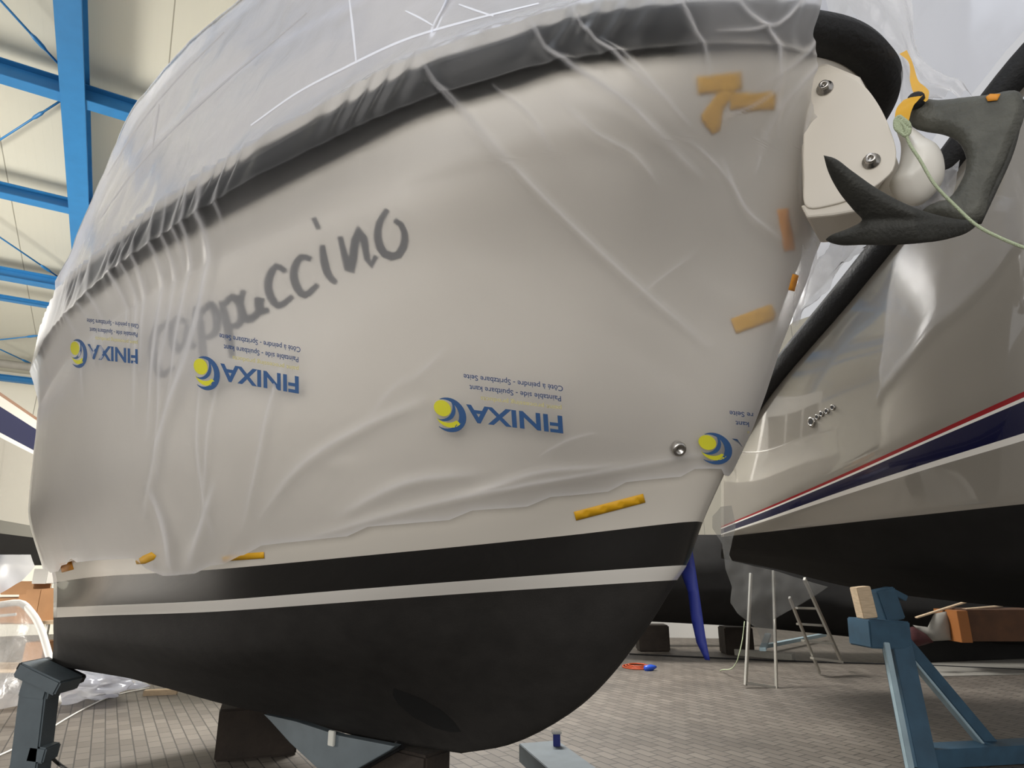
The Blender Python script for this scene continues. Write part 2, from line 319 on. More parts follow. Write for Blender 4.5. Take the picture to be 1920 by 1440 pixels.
# ------------------------------------------------------------ boat one: hull
def PR(L): return [B1.px(*a) for a in L]
ROWS = [
 [(-.04,.02,.50),(.8,.03,.47),(1.5,.03,.50),(2.5,.03,.56),(3.3,.03,.62)],
 [(-.37,.02,.59),(.0,.10,.60),(.78,.17,.56),(1.43,.38,.60),(2.02,.68,.72),(2.59,.8,.77),B1.px(100,1247,.9)],
 [(-.83,.02,.85),(-.35,.26,.86),(.4,.58,.87),(1.4,.88,.88),(2.3,.97,.92),B1.px(100,1212,.95)],
 [(-1.15,.02,1.18),(-.6,.42,1.15),(.1,.82,1.1),(1.0,1.05,1.05),(2.0,1.10,1.05),B1.px(100,1183,1.0)],
 PR([(1262,1088,.02),(1100,1098,.3),(900,1111,.6),(640,1130,.95),(400,1147,1.12),(200,1154,1.15),(100,1158,1.02)]),
 PR([(1280,1060,.02),(1100,1072,.33),(900,1087,.64),(640,1107,.98),(400,1126,1.15),(200,1135,1.19),(100,1139,1.03)]),
 PR([(1310,978,.02),(1100,1000,.38),(900,1021,.72),(640,1046,1.04),(400,1068,1.21),(200,1080,1.25),(100,1092,1.06)]),
 [(-1.75,.02,2.18),(-1.55,.34,2.17),(-.95,.9,2.12),(-.5,1.18,2.12),(.22,1.40,2.1),(1.2,1.47,2.06),(2.2,1.40,2.0),(3.2,1.22,1.95)],
 [(-1.98,.02,2.75),(-1.82,.34,2.74),(-1.35,.92,2.73),(-.6,1.36,2.72),(.4,1.52,2.70),(1.4,1.55,2.66),(2.4,1.44,2.58),(3.3,1.22,2.5)],
 [(-2.30,.02,3.36),(-2.18,.34,3.36),(-1.75,.98,3.22),(-.9,1.42,3.10),(0,1.555,3.03),(1.0,1.58,2.95),(2.2,1.47,2.86),(3.4,1.22,2.80)],
 [(-2.50,.02,3.72),(-2.43,.26,3.73),(-2.22,.55,3.70)] + [(a, b-.10, c) for a, b, c in PR([(1240,38,1.07),(1050,64,1.30),(900,112,1.45),(760,160,1.55),(640,222,1.62),(500,298,1.68),(400,358,1.70),(300,420,1.70),(200,500,1.66),(130,556,1.58),(90,640,1.42)])],
]
TR = np.array([0, .06, .14, .26, .34, .365, .44, .60, .74, .88, 1.0])
def row_at(k, wv):
    R = np.array(ROWS[k], float); w_ = np.abs(wv); g = w_**1.6
    s = R[0,0] + (R[-1,0]-R[0,0])*g
    # smooth bow: interpolate b over sqrt-like parameter
    q = lambda x: (np.maximum(x - R[0,0], 0))**.6
    return np.stack([s, herm(q(R[:,0]), R[:,1], q(s)), herm(R[:,0], R[:,2], s)], -1)
def hull_sbz(wv, tv):
    """wv (n,), tv (n,m) -> s,b,z; negative wv = starboard"""
    wv = np.asarray(wv, float); tv = np.asarray(tv, float)
    C = np.stack([row_at(k, wv) for k in range(len(ROWS))], 1)   # n,k,3
    out = np.zeros(tv.shape + (3,)); n = len(TR); h = np.diff(TR)
    D = np.diff(C, axis=1) / h[None, :, None]; m = np.zeros_like(C); m[:, 0] = D[:, 0]; m[:, -1] = D[:, -1]
    for i in range(1, n-1):
        a_, c_ = D[:, i-1], D[:, i]; m[:, i] = np.where(a_*c_ > 0, 2*a_*c_/(a_ + c_ + 1e-12*(a_+c_ == 0)), 0)
    kk = np.clip(np.searchsorted(TR, tv, side='right')-1, 0, n-2); t = ((tv - TR[kk])/h[kk])[..., None]; hh = h[kk][..., None]
    idx = np.arange(tv.shape[0])[:, None]
    out = (2*t**3-3*t**2+1)*C[idx, kk] + (t**3-2*t**2+t)*hh*m[idx, kk] + (-2*t**3+3*t**2)*C[idx, kk+1] + (t**3-t**2)*hh*m[idx, kk+1]
    out[..., 1] = np.maximum(out[..., 1], .012)
    out[..., 1] *= np.where(wv < 0, -1, 1)[:, None]
    return out
boat = empty('cabin_cruiser', B1.w(0, 0, 0), 'big white cruiser hull with dark name lettering, black bands and milky plastic wrapping, at centre', 'boat')
wu = np.r_[np.linspace(0, .12, 18)[:-1], np.linspace(.12, 1, 60)]
tvv = np.unique(np.r_[np.linspace(0, 1, 70), TR])
G = hull_sbz(wu, np.tile(tvv, (len(wu), 1))); nu, nv = len(wu), len(tvv)
Vp = B1.w(G[..., 0], G[..., 1], G[..., 2]).reshape(-1, 3); Vs = B1.w(G[..., 0], -G[..., 1], G[..., 2]).reshape(-1, 3)
Fp = gridF(nu, nv); Fs = [[i + nu*nv for i in f][::-1] for f in Fp]
rowm = []
for j in range(nv-1):
    t = (tvv[j]+tvv[j+1])/2; rowm.append(3 if t < TR[4] else 2 if t < TR[5] else 1 if t < TR[6] else 0)
mi = [rowm[j] for i in range(nu-1) for j in range(nv-1)]
Ff = []; mf = []
for j in range(nv-1):      # stem strip, transom, keel
    Ff.append([j, nu*nv+j, nu*nv+j+1, j+1]); mf.append(rowm[j])
    a = (nu-1)*nv + j; Ff.append([a, a+1, nu*nv+a+1, nu*nv+a]); mf.append(rowm[j])
for i in range(nu-1): Ff.append([i*nv, (i+1)*nv, nu*nv+(i+1)*nv, nu*nv+i*nv]); mf.append(3)
Ff += [[i*nv+nv-1, nu*nv+i*nv+nv-1, nu*nv+(i+1)*nv+nv-1, (i+1)*nv+nv-1] for i in range(nu-1)]; mf += [0]*(nu-1)
HV = np.vstack([Vp, Vs]); HF = Fp + Fs + Ff
hull_o = mesh('hull', HV, HF, [M['gel'], M['black'], M['wht'], M['anti']], boat, mi + mi + mf)
hull_o['label'] = 'white topsides, black band, white boot stripe and charcoal underbody'
bvh_h = BVHTree.FromPolygons([tuple(v) for v in Vp], Fp)
# rub rail right round the bow
def rail_path(sgn, n=90, k=10, w0=0.0, w1=1.0):
    ws = np.linspace(w0, w1, n)**1.5; R = row_at(k, ws); return R[:, 0], sgn*R[:, 1], R[:, 2]
s1, b1_, z1 = rail_path(1); s2, b2_, z2 = rail_path(-1)
S = np.r_[s2[::-1], s1[1:]]; Bq = np.r_[b2_[::-1], b1_[1:]]; Z = np.r_[z2[::-1], z1[1:]]
RP = np.stack([S, Bq, Z], -1); V = []; prof = [(-.03,-.07),(.05,-.075),(.10,-.045),(.115,0),(.10,.045),(.05,.075),(-.03,.07)]
for i in range(len(RP)):
    t = RP[min(i+1, len(RP)-1)] - RP[max(i-1, 0)]; t[2] = 0; t /= np.linalg.norm(t); nrm = np.array([-t[1], t[0]]);
    if nrm @ (RP[i, :2] - np.array([1.0, 0])) < 0: nrm = -nrm
    for (o_, u_) in prof: V.append(B1.w(RP[i, 0]+nrm[0]*o_, RP[i, 1]+nrm[1]*o_, RP[i, 2]+u_))
n7 = len(prof); Fr = [[i*n7+k, i*n7+(k+1) % n7, (i+1)*n7+(k+1) % n7, (i+1)*n7+k] for i in range(len(RP)-1) for k in range(n7)]
mesh('rub_rail', V, Fr, M['rubber'], boat)['label'] = 'thick black rubber rub rail round the bow'
# bulwark and deckhouse above the rail (all under the plastic)
def up_rows(off=0.0):
    """columns along s from stern to bow, rows upward: rail, gunwale, seam, ridge, centre"""
    rg = [B1.px(270,200,1.38), B1.px(470,0,1.3), B1.px(160,440,1.40), B1.px(75,620,1.42), B1.px(360,100,1.34)]
    rg = sorted(rg) ; return rg
RG = up_rows()
rs = [-2.7, -2.2, -1.2, -.2] + [r[0] for r in RG] ; rz = [4.02, 4.3, 4.75, 5.1] + [r[2] for r in RG]; rb = [.02, .45, .95, 1.2] + [r[1] for r in RG]
def ridge(s): return herm(rs, rb, s), herm(rs, rz, s)
def top_surface(ws, off, sgn=1, k0=0, hmax=1.0):
    R = row_at(10, ws); s0, b0, z0 = R[:, 0], R[:, 1], R[:, 2]; bb, zz = ridge(np.clip(s0, rs[0], rs[-1])); rows = []
    bo = b0 + .13 + off
    rows.append((s0, bo, z0 + .055)); rows.append((s0, b0 + .10 + off, z0 + .10)); rows.append((s0, b0 + .03 + off, z0 + .15 + off))
    for q in (.12, .25, .42, .6, .8, 1.0): rows.append((s0 + .15*q*(s0 < -1), b0 + .02 + off + (bb - b0)*q**.9, z0 + .13 + (zz - z0 - .13)*q + off))
    for q in (.7, .35, 0): rows.append((s0 + .15, bb*q, zz + off + .25*(1-q*q)))
    A = np.stack([np.stack(r, -1) for r in rows], 1)
    # refine rows
    out = [];
    for j in range(A.shape[1]-1):
        for f in (0, .25, .5, .75): out.append(A[:, j]*(1-f) + A[:, j+1]*f)
    out.append(A[:, -1]); A = np.stack(out, 1); A[..., 1] *= sgn; return A
ws = np.linspace(.42, 1, 40)**1.0
T_ = top_surface(ws, -.10)[:, 8:]; nT = T_.shape
V1 = B1.w(T_[..., 0], T_[..., 1], T_[..., 2]).reshape(-1, 3); V2 = B1.w(T_[..., 0], -T_[..., 1], T_[..., 2]).reshape(-1, 3); f1 = gridF(nT[0], nT[1])
off_ = len(V1); caps = [[(nT[0]-1)*nT[1]+j, (nT[0]-1)*nT[1]+j+1, off_+(nT[0]-1)*nT[1]+j+1, off_+(nT[0]-1)*nT[1]+j] for j in range(nT[1]-1)] + [[j, off_+j, off_+j+1, j+1] for j in range(nT[1]-1)]
mesh('deckhouse', np.vstack([V1, V2]), f1 + [[i+off_ for i in f][::-1] for f in f1] + caps, M['gel'], boat)
# ------------------------------------------------------------ decals on a surface
def caster(bvh, off):
    o = Vector((0, 0, H))
    def f(x, y):
        d = Vector(ray(x, y)).normalized(); h = bvh.ray_cast(o, d)
        if h[0] is None: return None
        return np.array(h[0] - d*off)
    return f
def decal(name, polys, cast, m, parent=None, step=10, thick=0):
    V = []; Fc = []
    for poly in polys:
        pts, tris, _ = fill2d(poly, step); W = [cast(x, y) for x, y in pts]; n = len(V)
        g = [w is not None for w in W]; V += [w if w is not None else np.zeros(3) for w in W]
        Fc += [[i+n for i in t] for t in tris if all(g[i] for i in t)]
    used = sorted({i for f in Fc for i in f}); mp = {i: k for k, i in enumerate(used)}
    if not used: return None
    o = mesh(name, np.array([V[i] for i in used]), [[mp[i] for i in f] for f in Fc], m, parent)
    if thick: md = o.modifiers.new('thickness', 'SOLIDIFY'); md.thickness = thick; md.offset = 0
    return o
def stroke(pts, w0, w1=None, n=14):
    P = spline(pts, n) if len(pts) > 2 else np.array(pts, float); T = np.gradient(P, axis=0); T /= np.linalg.norm(T, axis=1)[:, None]; Nn = np.stack([-T[:, 1], T[:, 0]], -1)
    m = len(P); wd = np.linspace(w0, w1 if w1 is not None else w0, m)*(.55 + .45*np.sin(np.linspace(.12, math.pi-.12, m)))
    return [tuple(p) for p in P + Nn*wd[:, None]/2] + [tuple(p) for p in (P - Nn*wd[:, None]/2)[::-1]]
# name lettering: brush script strokes traced in a slanted letter space -> picture -> hull
cast_h = caster(bvh_h, .004)
SCRIPT = [[(729,393),(714,420),(712,452),(725,477),(744,481),(759,460),(760,435),(750,417),(742,413)],
 [(641,444),(650,480),(660,512),(665,490),(669,455),(676,431),(685,447),(690,480),(697,499),(708,480)],
 [(608,460),(613,495),(621,518),(634,531)], [(592,409),(602,430)],
 [(588,487),(571,482),(558,500),(558,530),(574,554),(600,534)], [(541,510),(524,500),(511,520),(511,552),(526,574),(554,556)],
 [(464,545),(458,575),(470,600),(490,588),(497,560)], [(488,558),(496,584),(510,582)],
 [(424,566),(436,620),(443,672)], [(426,575),(446,558),(460,580),(452,612),(434,612)], [(378,578),(388,640),(394,690)], [(380,592),(404,572),(416,600),(406,632),(388,634)],
 [(362,606),(344,600),(334,632),(346,660),(362,640),(366,610)], [(364,610),(366,645),(376,650)], [(332,606),(308,620),(300,665),(314,704),(340,690)]]
polys = [stroke(q, 16, 15) for q in SCRIPT]
nm = decal('name_lettering', polys, cast_h, M['name'], boat, step=9); nm['label'] = 'dark brush script name on the topsides'
# stainless drain fitting and thruster tunnel
def hull_pt(px_, py_):
    d = Vector(ray(px_, py_)).normalized(); h = bvh_h.ray_cast(Vector((0, 0, H)), d); n = h[1]
    if n.dot(d) > 0: n = -n
    return h[0], n
c, n = hull_pt(1268, 838); k = MB().lathe(c - n*.01, n, [(0, .034), (.045, .034), (.055, .028), (.055, .016), (.04, .014)], 20)
k.build('drain_fitting', M['steel'], boat, True)['label'] = 'stainless drain fitting low on the bow'
def lens(x0, y0, x1, y1, wd, n=28):
    a = np.array([x0, y0], float); b = np.array([x1, y1], float); t = (b-a)/np.linalg.norm(b-a); q = np.array([-t[1], t[0]]); m = (a+b)/2; L = np.linalg.norm(b-a)/2
    return [tuple(m + t*L*math.cos(A_) + q*wd/2*math.sin(A_)) for A_ in np.linspace(0, 2*math.pi, n, endpoint=False)]
tu = decal('thruster_tunnel', [[(738,1290),(756,1297),(790,1310),(825,1330),(850,1352),(864,1372),(845,1373),(812,1364),(775,1345),(748,1322),(736,1303)]], caster(bvh_h, .003), M['dark'], boat, 8)
tu['label'] = 'dark recess of the bow thruster tunnel'
# bow roller cheeks, rollers
def PL(b): return lambda x, y: B1.wpx(x, y, b)
N3 = np.array([B1.N[0], B1.N[1], 0])
cheek = [(1508,190),(1512,152),(1540,136),(1585,138),(1618,158),(1645,192),(1668,240),(1680,288),(1674,318),(1655,338),(1610,366),(1560,384),(1512,388),(1506,330)]
cheek = [tuple(p) for p in spline(cheek, 60, True)]
fc = PL(.17)
sp_ = [B1.px(x, y, .37) for x, y in cheek]
def plate_sz(name, pts, b0, b1, m, parent, bev=.006):
    n = len(pts); V = [B1.w(s, b0, z) for s, _, z in pts] + [B1.w(s, b1, z) for s, _, z in pts]
    o = mesh(name, V, [list(range(n))[::-1], [i+n for i in range(n)]] + [[i, (i+1) % n, (i+1) % n+n, i+n] for i in range(n)], m, parent, smooth=False)
    md = o.modifiers.new('bevel', 'BEVEL'); md.width = bev; md.segments = 2; md.limit_method = 'ANGLE'; return o
plate_sz('roller_cheek', sp_, .355, .37, M['plate'], boat)['label'] = 'near cream cheek plate of the anchor roller'
plate_sz('roller_cheek', sp_, .05, .065, M['plate'], boat)['label'] = 'far cream cheek plate of the anchor roller'
core = [(s*.999, b, z) for s, b, z in [B1.px(x, y, .25) for x, y in [(1512,150),(1560,140),(1620,165),(1655,230),(1655,300),(1600,372),(1515,392),(1512,300)]]]
plate_sz('roller_housing', core, .08, .35, M['plate'], boat, .02)
for q in [(1547, 166), (1634, 303)]:
    c = B1.wpx(q[0], q[1], .37); k = MB().lathe(c, N3, [(0, .034), (.006, .034), (.008, .022), (.03, .022), (.034, .018), (.034, .009), (.022, .008)], 18)
    k.build('cheek_bolt', M['steel'], boat, True)['label'] = 'stainless bolt'
k = MB(); 
foot = [B1.px(x, y, .36) for x, y in [(1500,384),(1540,378),(1592,366),(1622,380),(1618,394),(1560,404),(1512,408)]]
plate_sz('roller_foot', foot, .08, .36, M['plate'], boat, .01)
lob = [(1676,232),(1700,235),(1722,250),(1737,262),(1755,272),(1770,300),(1768,335),(1750,362),(1715,384),(1690,378),(1668,352),(1684,320),(1690,280)]
V, Fc = inflated([tuple(p) for p in spline(lob, 50, True)], PL(.22), N3, .20, 34, 6); mesh('anchor_roller', V, Fc, M['roller'], boat)['label'] = 'white nylon anchor roller'
# ------------------------------------------------------------ anchor
anc = empty('claw_anchor', B1.wpx(1760, 330, .1), 'dark grey galvanised claw anchor hanging from the bow roller', 'anchor')
arm = [(1705,200),(1712,190),(1760,189),(1850,180),(1915,178),(1920,192),(1893,285),(1862,355),(1836,416),(1822,424),(1770,414),(1728,398),(1742,386),(1780,372),(1800,345),(1811,318),(1810,290),(1795,264),(1770,252),(1736,246),(1712,238),(1702,222)]
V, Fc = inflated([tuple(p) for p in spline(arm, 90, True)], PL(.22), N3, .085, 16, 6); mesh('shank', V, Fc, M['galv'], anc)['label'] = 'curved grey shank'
claw = [(1545,293),(1562,297),(1598,322),(1645,355),(1695,382),(1755,404),(1800,413),(1834,417),(1818,432),(1780,446),(1720,455),(1620,458),(1560,455),(1549,450),(1556,444),(1590,430),(1617,413),(1600,393),(1572,358),(1553,322)]
def clawfn(x, y):
    t = max(0, min(1, (1834-x)/290)); up = max(0, min(1, (420-y)/120)); return B1.wpx(x, y, .23 + .26*t*up**.7 + .22*min(1, t*2.5))
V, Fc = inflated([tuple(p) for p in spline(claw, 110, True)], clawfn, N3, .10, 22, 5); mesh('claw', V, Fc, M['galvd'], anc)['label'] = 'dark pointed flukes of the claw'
edge = [B1.wpx(x, y, .22) for x, y in spline([(1917,190),(1893,288),(1862,358),(1834,418)], 14)]
MB().tube(edge, [.012]*14, 8).build('shank_edge', M['galvd'], anc, True)
c = B1.wpx(1720, 200, .23); MB().lathe(c - N3*.07, N3, [(0, .02), (.01, .032), (.13, .032), (.14, .02)], 14).build('shackle_pin', M['rubber'], anc, True)
# mooring line tied at the roller
rp = [(1682,222,.2),(1695,236,.21),(1702,262,.2),(1725,300,.2),(1752,345,.2),(1790,385,.19),(1835,425,.2),(1880,448,.22),(1925,466,.25),(2000,490,.3)]
rp = [(a[0], a[1], a[2]+.18) for a in rp]; k = MB(); k.tube(spline([B1.wpx(*a) for a in rp], 60), .006, 8)
for q in range(4): k.tube(spline([B1.wpx(1686+4*q+8*math.cos(a), 232+3*q+14*math.sin(a), .385) for a in np.linspace(0, 6.2, 9)], 18), .007, 8)
tag(k.build('mooring_line', M['rope'], smooth=True), 'thin pale green line knotted at the anchor roller and trailing right', 'rope')
# ------------------------------------------------------------ plastic sheet on boat one
PLEATS = [([(210,500),(202,590),(204,700)], 5, .012), ([(300,420),(284,520),(282,640),(276,800)], 5, .014), ([(378,380),(362,470),(344,600),(320,720)], 5, .014), ([(415,330),(390,430),(368,520)], 5, .012), ([(500,300),(470,380),(452,450)], 4, .010), ([(330,640),(322,760),(318,900)], 4, .012), ([(430,720),(412,800),(400,940)], 5, .012), ([(1120,130),(1200,180),(1290,250)], 4, .010), ([(830,190),(900,260),(960,330)], 4, .008), ([(1260,250),(1320,300),(1400,420)], 5, .010), ([(1180,560),(1230,520),(1290,470)], 5, .006), ([(860,1000),(960,960),(1100,930)], 5, .006), ([(1010,850),(1060,820),(1120,805)], 4, .006), ([(760,720),(800,690),(840,650)], 4, .005), ([(700,780),(730,740),(770,700)], 4, .005),
 ([(1588,6),(1500,40),(1400,100),(1300,112)], 5, .02), ([(1590,8),(1510,70),(1440,150),(1370,190)], 5, .02), ([(1585,4),(1480,20),(1380,30),(1260,20)], 6, .016), ([(1580,20),(1530,90),(1505,200),(1490,380)], 5, .02), ([(1570,30),(1500,130),(1460,180),(1445,240)], 5, .02),
 ([(1490,160),(1486,260),(1482,385)], 3, .012), ([(1240,10),(1250,80),(1300,170)], 4, .014), ([(1430,170),(1400,200),(1330,230)], 4, .012),
 ([(462,290),(432,420),(388,640),(330,800),(292,960)], 9, .040), ([(440,310),(402,440),(372,560),(340,760)], 6, .022), ([(352,400),(335,520),(318,650),(300,820)], 6, .022),
 ([(318,430),(300,540),(290,700)], 5, .018), ([(272,450),(262,560),(270,660)], 5, .018), ([(232,480),(222,560),(216,700)], 5, .016), ([(190,520),(178,600),(180,760)], 6, .016),
 ([(560,640),(520,760),(488,900),(470,980)], 7, .014), ([(400,700),(392,860),(420,1000)], 6, .014), ([(150,700),(120,820),(110,960)], 14, .03), ([(240,780),(230,900),(250,1000)], 14, .025),
 ([(778,140),(900,250),(1050,400),(1170,520),(1320,650)], 8, .020), ([(962,90),(1030,150),(1180,220),(1300,330)], 9, .024), ([(1030,70),(1120,140),(1240,210)], 7, .02),
 ([(1045,210),(1110,255),(1180,290),(1225,345)], 6, .018), ([(940,205),(1000,240),(1040,300)], 5, .014), ([(1280,40),(1400,130),(1440,260)], 7, .02), ([(1500,120),(1430,220),(1400,330)], 7, .02),
 ([(1340,300),(1380,390),(1450,450)], 8, .018), ([(500,960),(560,880),(680,800),(800,745)], 10, .016), ([(560,1010),(800,940),(1050,890),(1320,845)], 9, .02), ([(640,960),(760,900),(900,880)], 12, .016),
 ([(590,850),(640,870),(700,860)], 14, .014), ([(860,930),(1000,880),(1150,865)], 9, .014), ([(1100,600),(1200,660),(1350,780)], 30, -.02), ([(1490,400),(1485,520),(1450,640)], 9, .02),
 ([(1240,420),(1340,560),(1400,560)], 30, .02), ([(300,900),(340,1000),(350,1060)], 12, .03), ([(420,900),(400,980),(380,1050)], 10, .025), ([(180,950),(200,1000),(160,1060)], 14, .02)]
def seg_dist(PX, PY, pts):
    Q = spline(pts, 16) if len(pts) > 2 else np.array(pts, float); best = np.full(PX.shape, 1e9); tb = np.zeros(PX.shape)
    for i in range(len(Q)-1):
        d = Q[i+1]-Q[i]; L = d @ d; t = np.clip(((PX-Q[i, 0])*d[0] + (PY-Q[i, 1])*d[1])/L, 0, 1); dd = np.hypot(PX-Q[i, 0]-t*d[0], PY-Q[i, 1]-t*d[1]); k = dd < best
        best = np.where(k, dd, best); tb = np.where(k, (i+t)/(len(Q)-1), tb)
    return best, tb
def vnoise(P, sc, seed=0):
    return np.array([mnoise.fractal(Vector((p[0]*sc+seed, p[1]*sc, p[2]*sc)), .9, 2.1, 3) for p in P.reshape(-1, 3)]).reshape(P.shape[:-1])
fbx = [40,60,120,150,200,240,280,310,345,385,420,450,500,640,900,1200,1290,1340,1352]
fby = [1040,1055,1074,1050,1048,1046,1044,1066,1072,1069,1056,1048,1026,1004,962,905,888,884,896]
NU, NVf = 560, 260
# right-hand edge of the sheet: column parameter where it ends, per height
vk = [0, .08, .3, .45, .55, .70, .80, .90, .96, 1.0]; wk = [-.006, -.02, -.035, -.05, -.045, .045, .13, .17, .165, .14]
vv = np.linspace(0, 1, NVf)
uu = np.linspace(0, 1, NU)**1.15
W0 = herm(vk, wk, vv, False)
by_ = [10, 60, 130, 250, 385, 400]; bx_ = [1562, 1500, 1456, 1462, 1494, 1505]
wq = np.linspace(0, .35, 240); tq_ = .62 + .38*vv**1.0
for j in range(NVf):
    t_ = .36 + .64*vv[j]; g_ = hull_sbz(wq, np.full((240, 1), t_)); x_, y_ = proj(B1.w(g_[..., 0], g_[..., 1], g_[..., 2])); x_ = x_[:, 0]; y_ = y_[:, 0]
    if y_[0] < 395 or y_[60] < 395:
        k_ = np.where(x_ <= np.interp(y_, by_, bx_))[0]; W0[j] = wq[k_[0]] if len(k_) else 0
    else: W0[j] = min(W0[j], -.02)
W0 = np.convolve(np.pad(W0, 3, 'edge'), np.ones(7)/7, 'valid')
WW = W0[None, :] + (1.0 - W0[None, :])*uu[:, None]          # column parameter
# bottom t for each column
tt = np.linspace(TR[6]*.92, 1.0, 60)
wcol = np.linspace(-.06, 1, 260); Gt = hull_sbz(wcol, np.tile(tt, (260, 1))); PX, PY = proj(B1.w(Gt[..., 0], Gt[..., 1], Gt[..., 2]))
tb = []
for i in range(260):
    yb = np.interp(PX[i], fbx, fby); d = PY[i] - yb; k = np.where(d < 0)[0]; tb.append(tt[k[0]] if len(k) else tt[0])
tb = np.array(tb); tb[wcol < 0] = np.interp(-wcol[wcol < 0], [0, .06], [tb[wcol >= 0][0], tb[wcol >= 0][0]+.05])
tb = np.convolve(np.pad(tb, 2, 'edge'), np.ones(5)/5, 'valid')
TB = np.interp(WW, wcol, tb); TT = TB + (1.0 - TB)*vv[None, :]
def hull_free(Wm, Tm):
    out = np.zeros(Wm.shape + (3,))
    for j in range(Wm.shape[1]): out[:, j] = hull_sbz(Wm[:, j], Tm[:, j:j+1])[:, 0]
    return out
Gf = hull_free(WW, TT); P = B1.w(Gf[..., 0], Gf[..., 1], Gf[..., 2])
# keep starboard part continuous through the stem
du = np.gradient(P, axis=0); dv = np.gradient(P, axis=1); NR = np.cross(du, dv); NR /= np.linalg.norm(NR, axis=-1, keepdims=True) + 1e-9
ref = B1.w(.8, 0, 2.2); sg = np.sign(((P - ref)*NR).sum(-1)); NR *= sg[..., None]
for _ in range(6): NR[1:-1] = (NR[:-2] + NR[1:-1]*2 + NR[2:])/4
NR /= np.linalg.norm(NR, axis=-1, keepdims=True) + 1e-9
PX, PY = proj(P)
TN = np.clip((TT-.84)/.16, 0, 1)
off = .032 + .022*np.clip((560-PX)/200, 0, 1)*np.clip((1-TN*2), 0, 1) + .135*np.clip(TN*1.6, 0, 1)**1.6 + .02*np.sin(math.pi*vv)[None, :]**2
off += .035*np.exp(-((PX-370)/120)**2)*np.exp(-((vv[None, :]-.02)/.12)**2)
nz = vnoise(P, 1.1)*.008 + vnoise(P*np.array([1, 1, .5]), 5, 7)*.0022
off = off + nz
FOLD = np.zeros(P.shape[:2])
for pts, wd, h in PLEATS:
    d, t = seg_dist(PX, PY, pts); e = np.clip(np.sin(math.pi*np.clip(t, .02, .98))**.5, 0, 1); off += (.5 if wd < 13 else .3)*h*np.exp(-(d/wd)**2)*e
    if wd < 13: FOLD = np.maximum(FOLD, min(.80, .42 + abs(h)*9)*np.exp(-(d/max(2.2, wd*.40))**2)*e)
edge = np.minimum(vv[None, :]*NVf, np.arange(NU)[:, None]); FOLD = np.maximum(FOLD, .5*np.exp(-(np.minimum(vv[None, :]/.010, 9))**2)*np.ones_like(FOLD))
# pleats where the sheet crosses the rail
arc = np.cumsum(np.linalg.norm(np.diff(P[:, -1], axis=0, prepend=P[:1, -1]), axis=1))[:, None]
off += .007*np.sin(arc*42 + 4*np.sin(arc*7))*np.exp(-((1-TT)/.05)**2)
FOLD -= .30*np.clip((TT-.90)/.06, 0, 1)*np.clip((1290-PX)/60, 0, 1)
FOLD += .34*np.clip((500-PX)/110, 0, 1)*np.clip((PX-260)/60, 0, 1)*np.clip((PY-540)/60, 0, 1)*np.clip((760-PY)/80, 0, 1)
off = np.maximum(off, .012)
NR2 = NR.copy(); NR2[..., 2] *= (1 - .8*TN); NR2 /= np.linalg.norm(NR2, axis=-1, keepdims=True)
PF = P + NR2*off[..., None]; PF[..., 2] += .07*np.clip((TT-.955)/.045, 0, 1)**1.5
FV = PF.reshape(-1, 3); FF = gridF(NU, NVf)
# upper sheet
wtop = np.linspace(.0, 1, 260)**1.3
TS = top_surface(wtop, .03); a_, b_ = TS.shape[:2]
TP = B1.w(TS[..., 0], TS[..., 1], TS[..., 2]); nzt = vnoise(TP, 1.6, 3)*.03 + vnoise(TP, 5, 9)*.008
TS2 = TS.copy(); nzt *= .6; TS2[..., 1] += nzt*np.clip(np.arange(b_)/6, 0, 1)[None, :]; TS2[..., 2] += nzt*.3
ar2 = np.cumsum(np.linalg.norm(np.diff(TP[:, 4], axis=0, prepend=TP[:1, 4]), axis=1))[:, None]
TS2[..., 1] += .006*np.sin(ar2*42 + 4*np.sin(ar2*7))*np.exp(-((np.arange(b_)[None, :]-3)/4.0)**2)
keep = TS[:, 0, 0] > -2.32; i0 = int(np.argmax(keep)); TSp = TS2[i0:]
V1 = B1.w(TSp[..., 0], TSp[..., 1], TSp[..., 2]).reshape(-1, 3); F1 = gridF(TSp.shape[0], b_)
TSm = TS[::4].copy(); V2 = B1.w(TSm[..., 0], -TSm[..., 1], TSm[..., 2]).reshape(-1, 3); F2 = gridF(TSm.shape[0], b_)
sheet = mesh('plastic_sheet', FV, FF, M['film']); fa = sheet.data.attributes.new('fold', 'FLOAT', 'POINT'); fa.data.foreach_set('value', FOLD.reshape(-1).astype('f')); tag(sheet, 'milky printed masking plastic taped over the white cruiser hull at centre', 'plastic sheet')
def sub(V): return V
top = mesh('upper_sheet', np.vstack([V1, V2]), F1 + [[i+len(V1) for i in f] for f in F2], M['film_top'], sheet); top['label'] = 'bluish cloudy upper part over the deck'
fr_ = np.zeros(b_); fr_[8] = .45; fr_[7] = .15; fr_[9] = .15; fr_[22] = .25; fr_[36] = .4
fa = top.data.attributes.new('fold', 'FLOAT', 'POINT'); fa.data.foreach_set('value', np.r_[np.tile(fr_, TSp.shape[0]), np.tile(fr_, TSm.shape[0])].astype('f'))
bvh_t = BVHTree.FromPolygons([tuple(v) for v in V1], F1); cast_t = caster(bvh_t, .006)
seam_m = mat('seam_grey', 'b4b3b6', .5); highlight_m = mat('crease_highlight_white', 'e6e8ef', .4)  # grey for real seams; white paints highlights along gunwale and creases
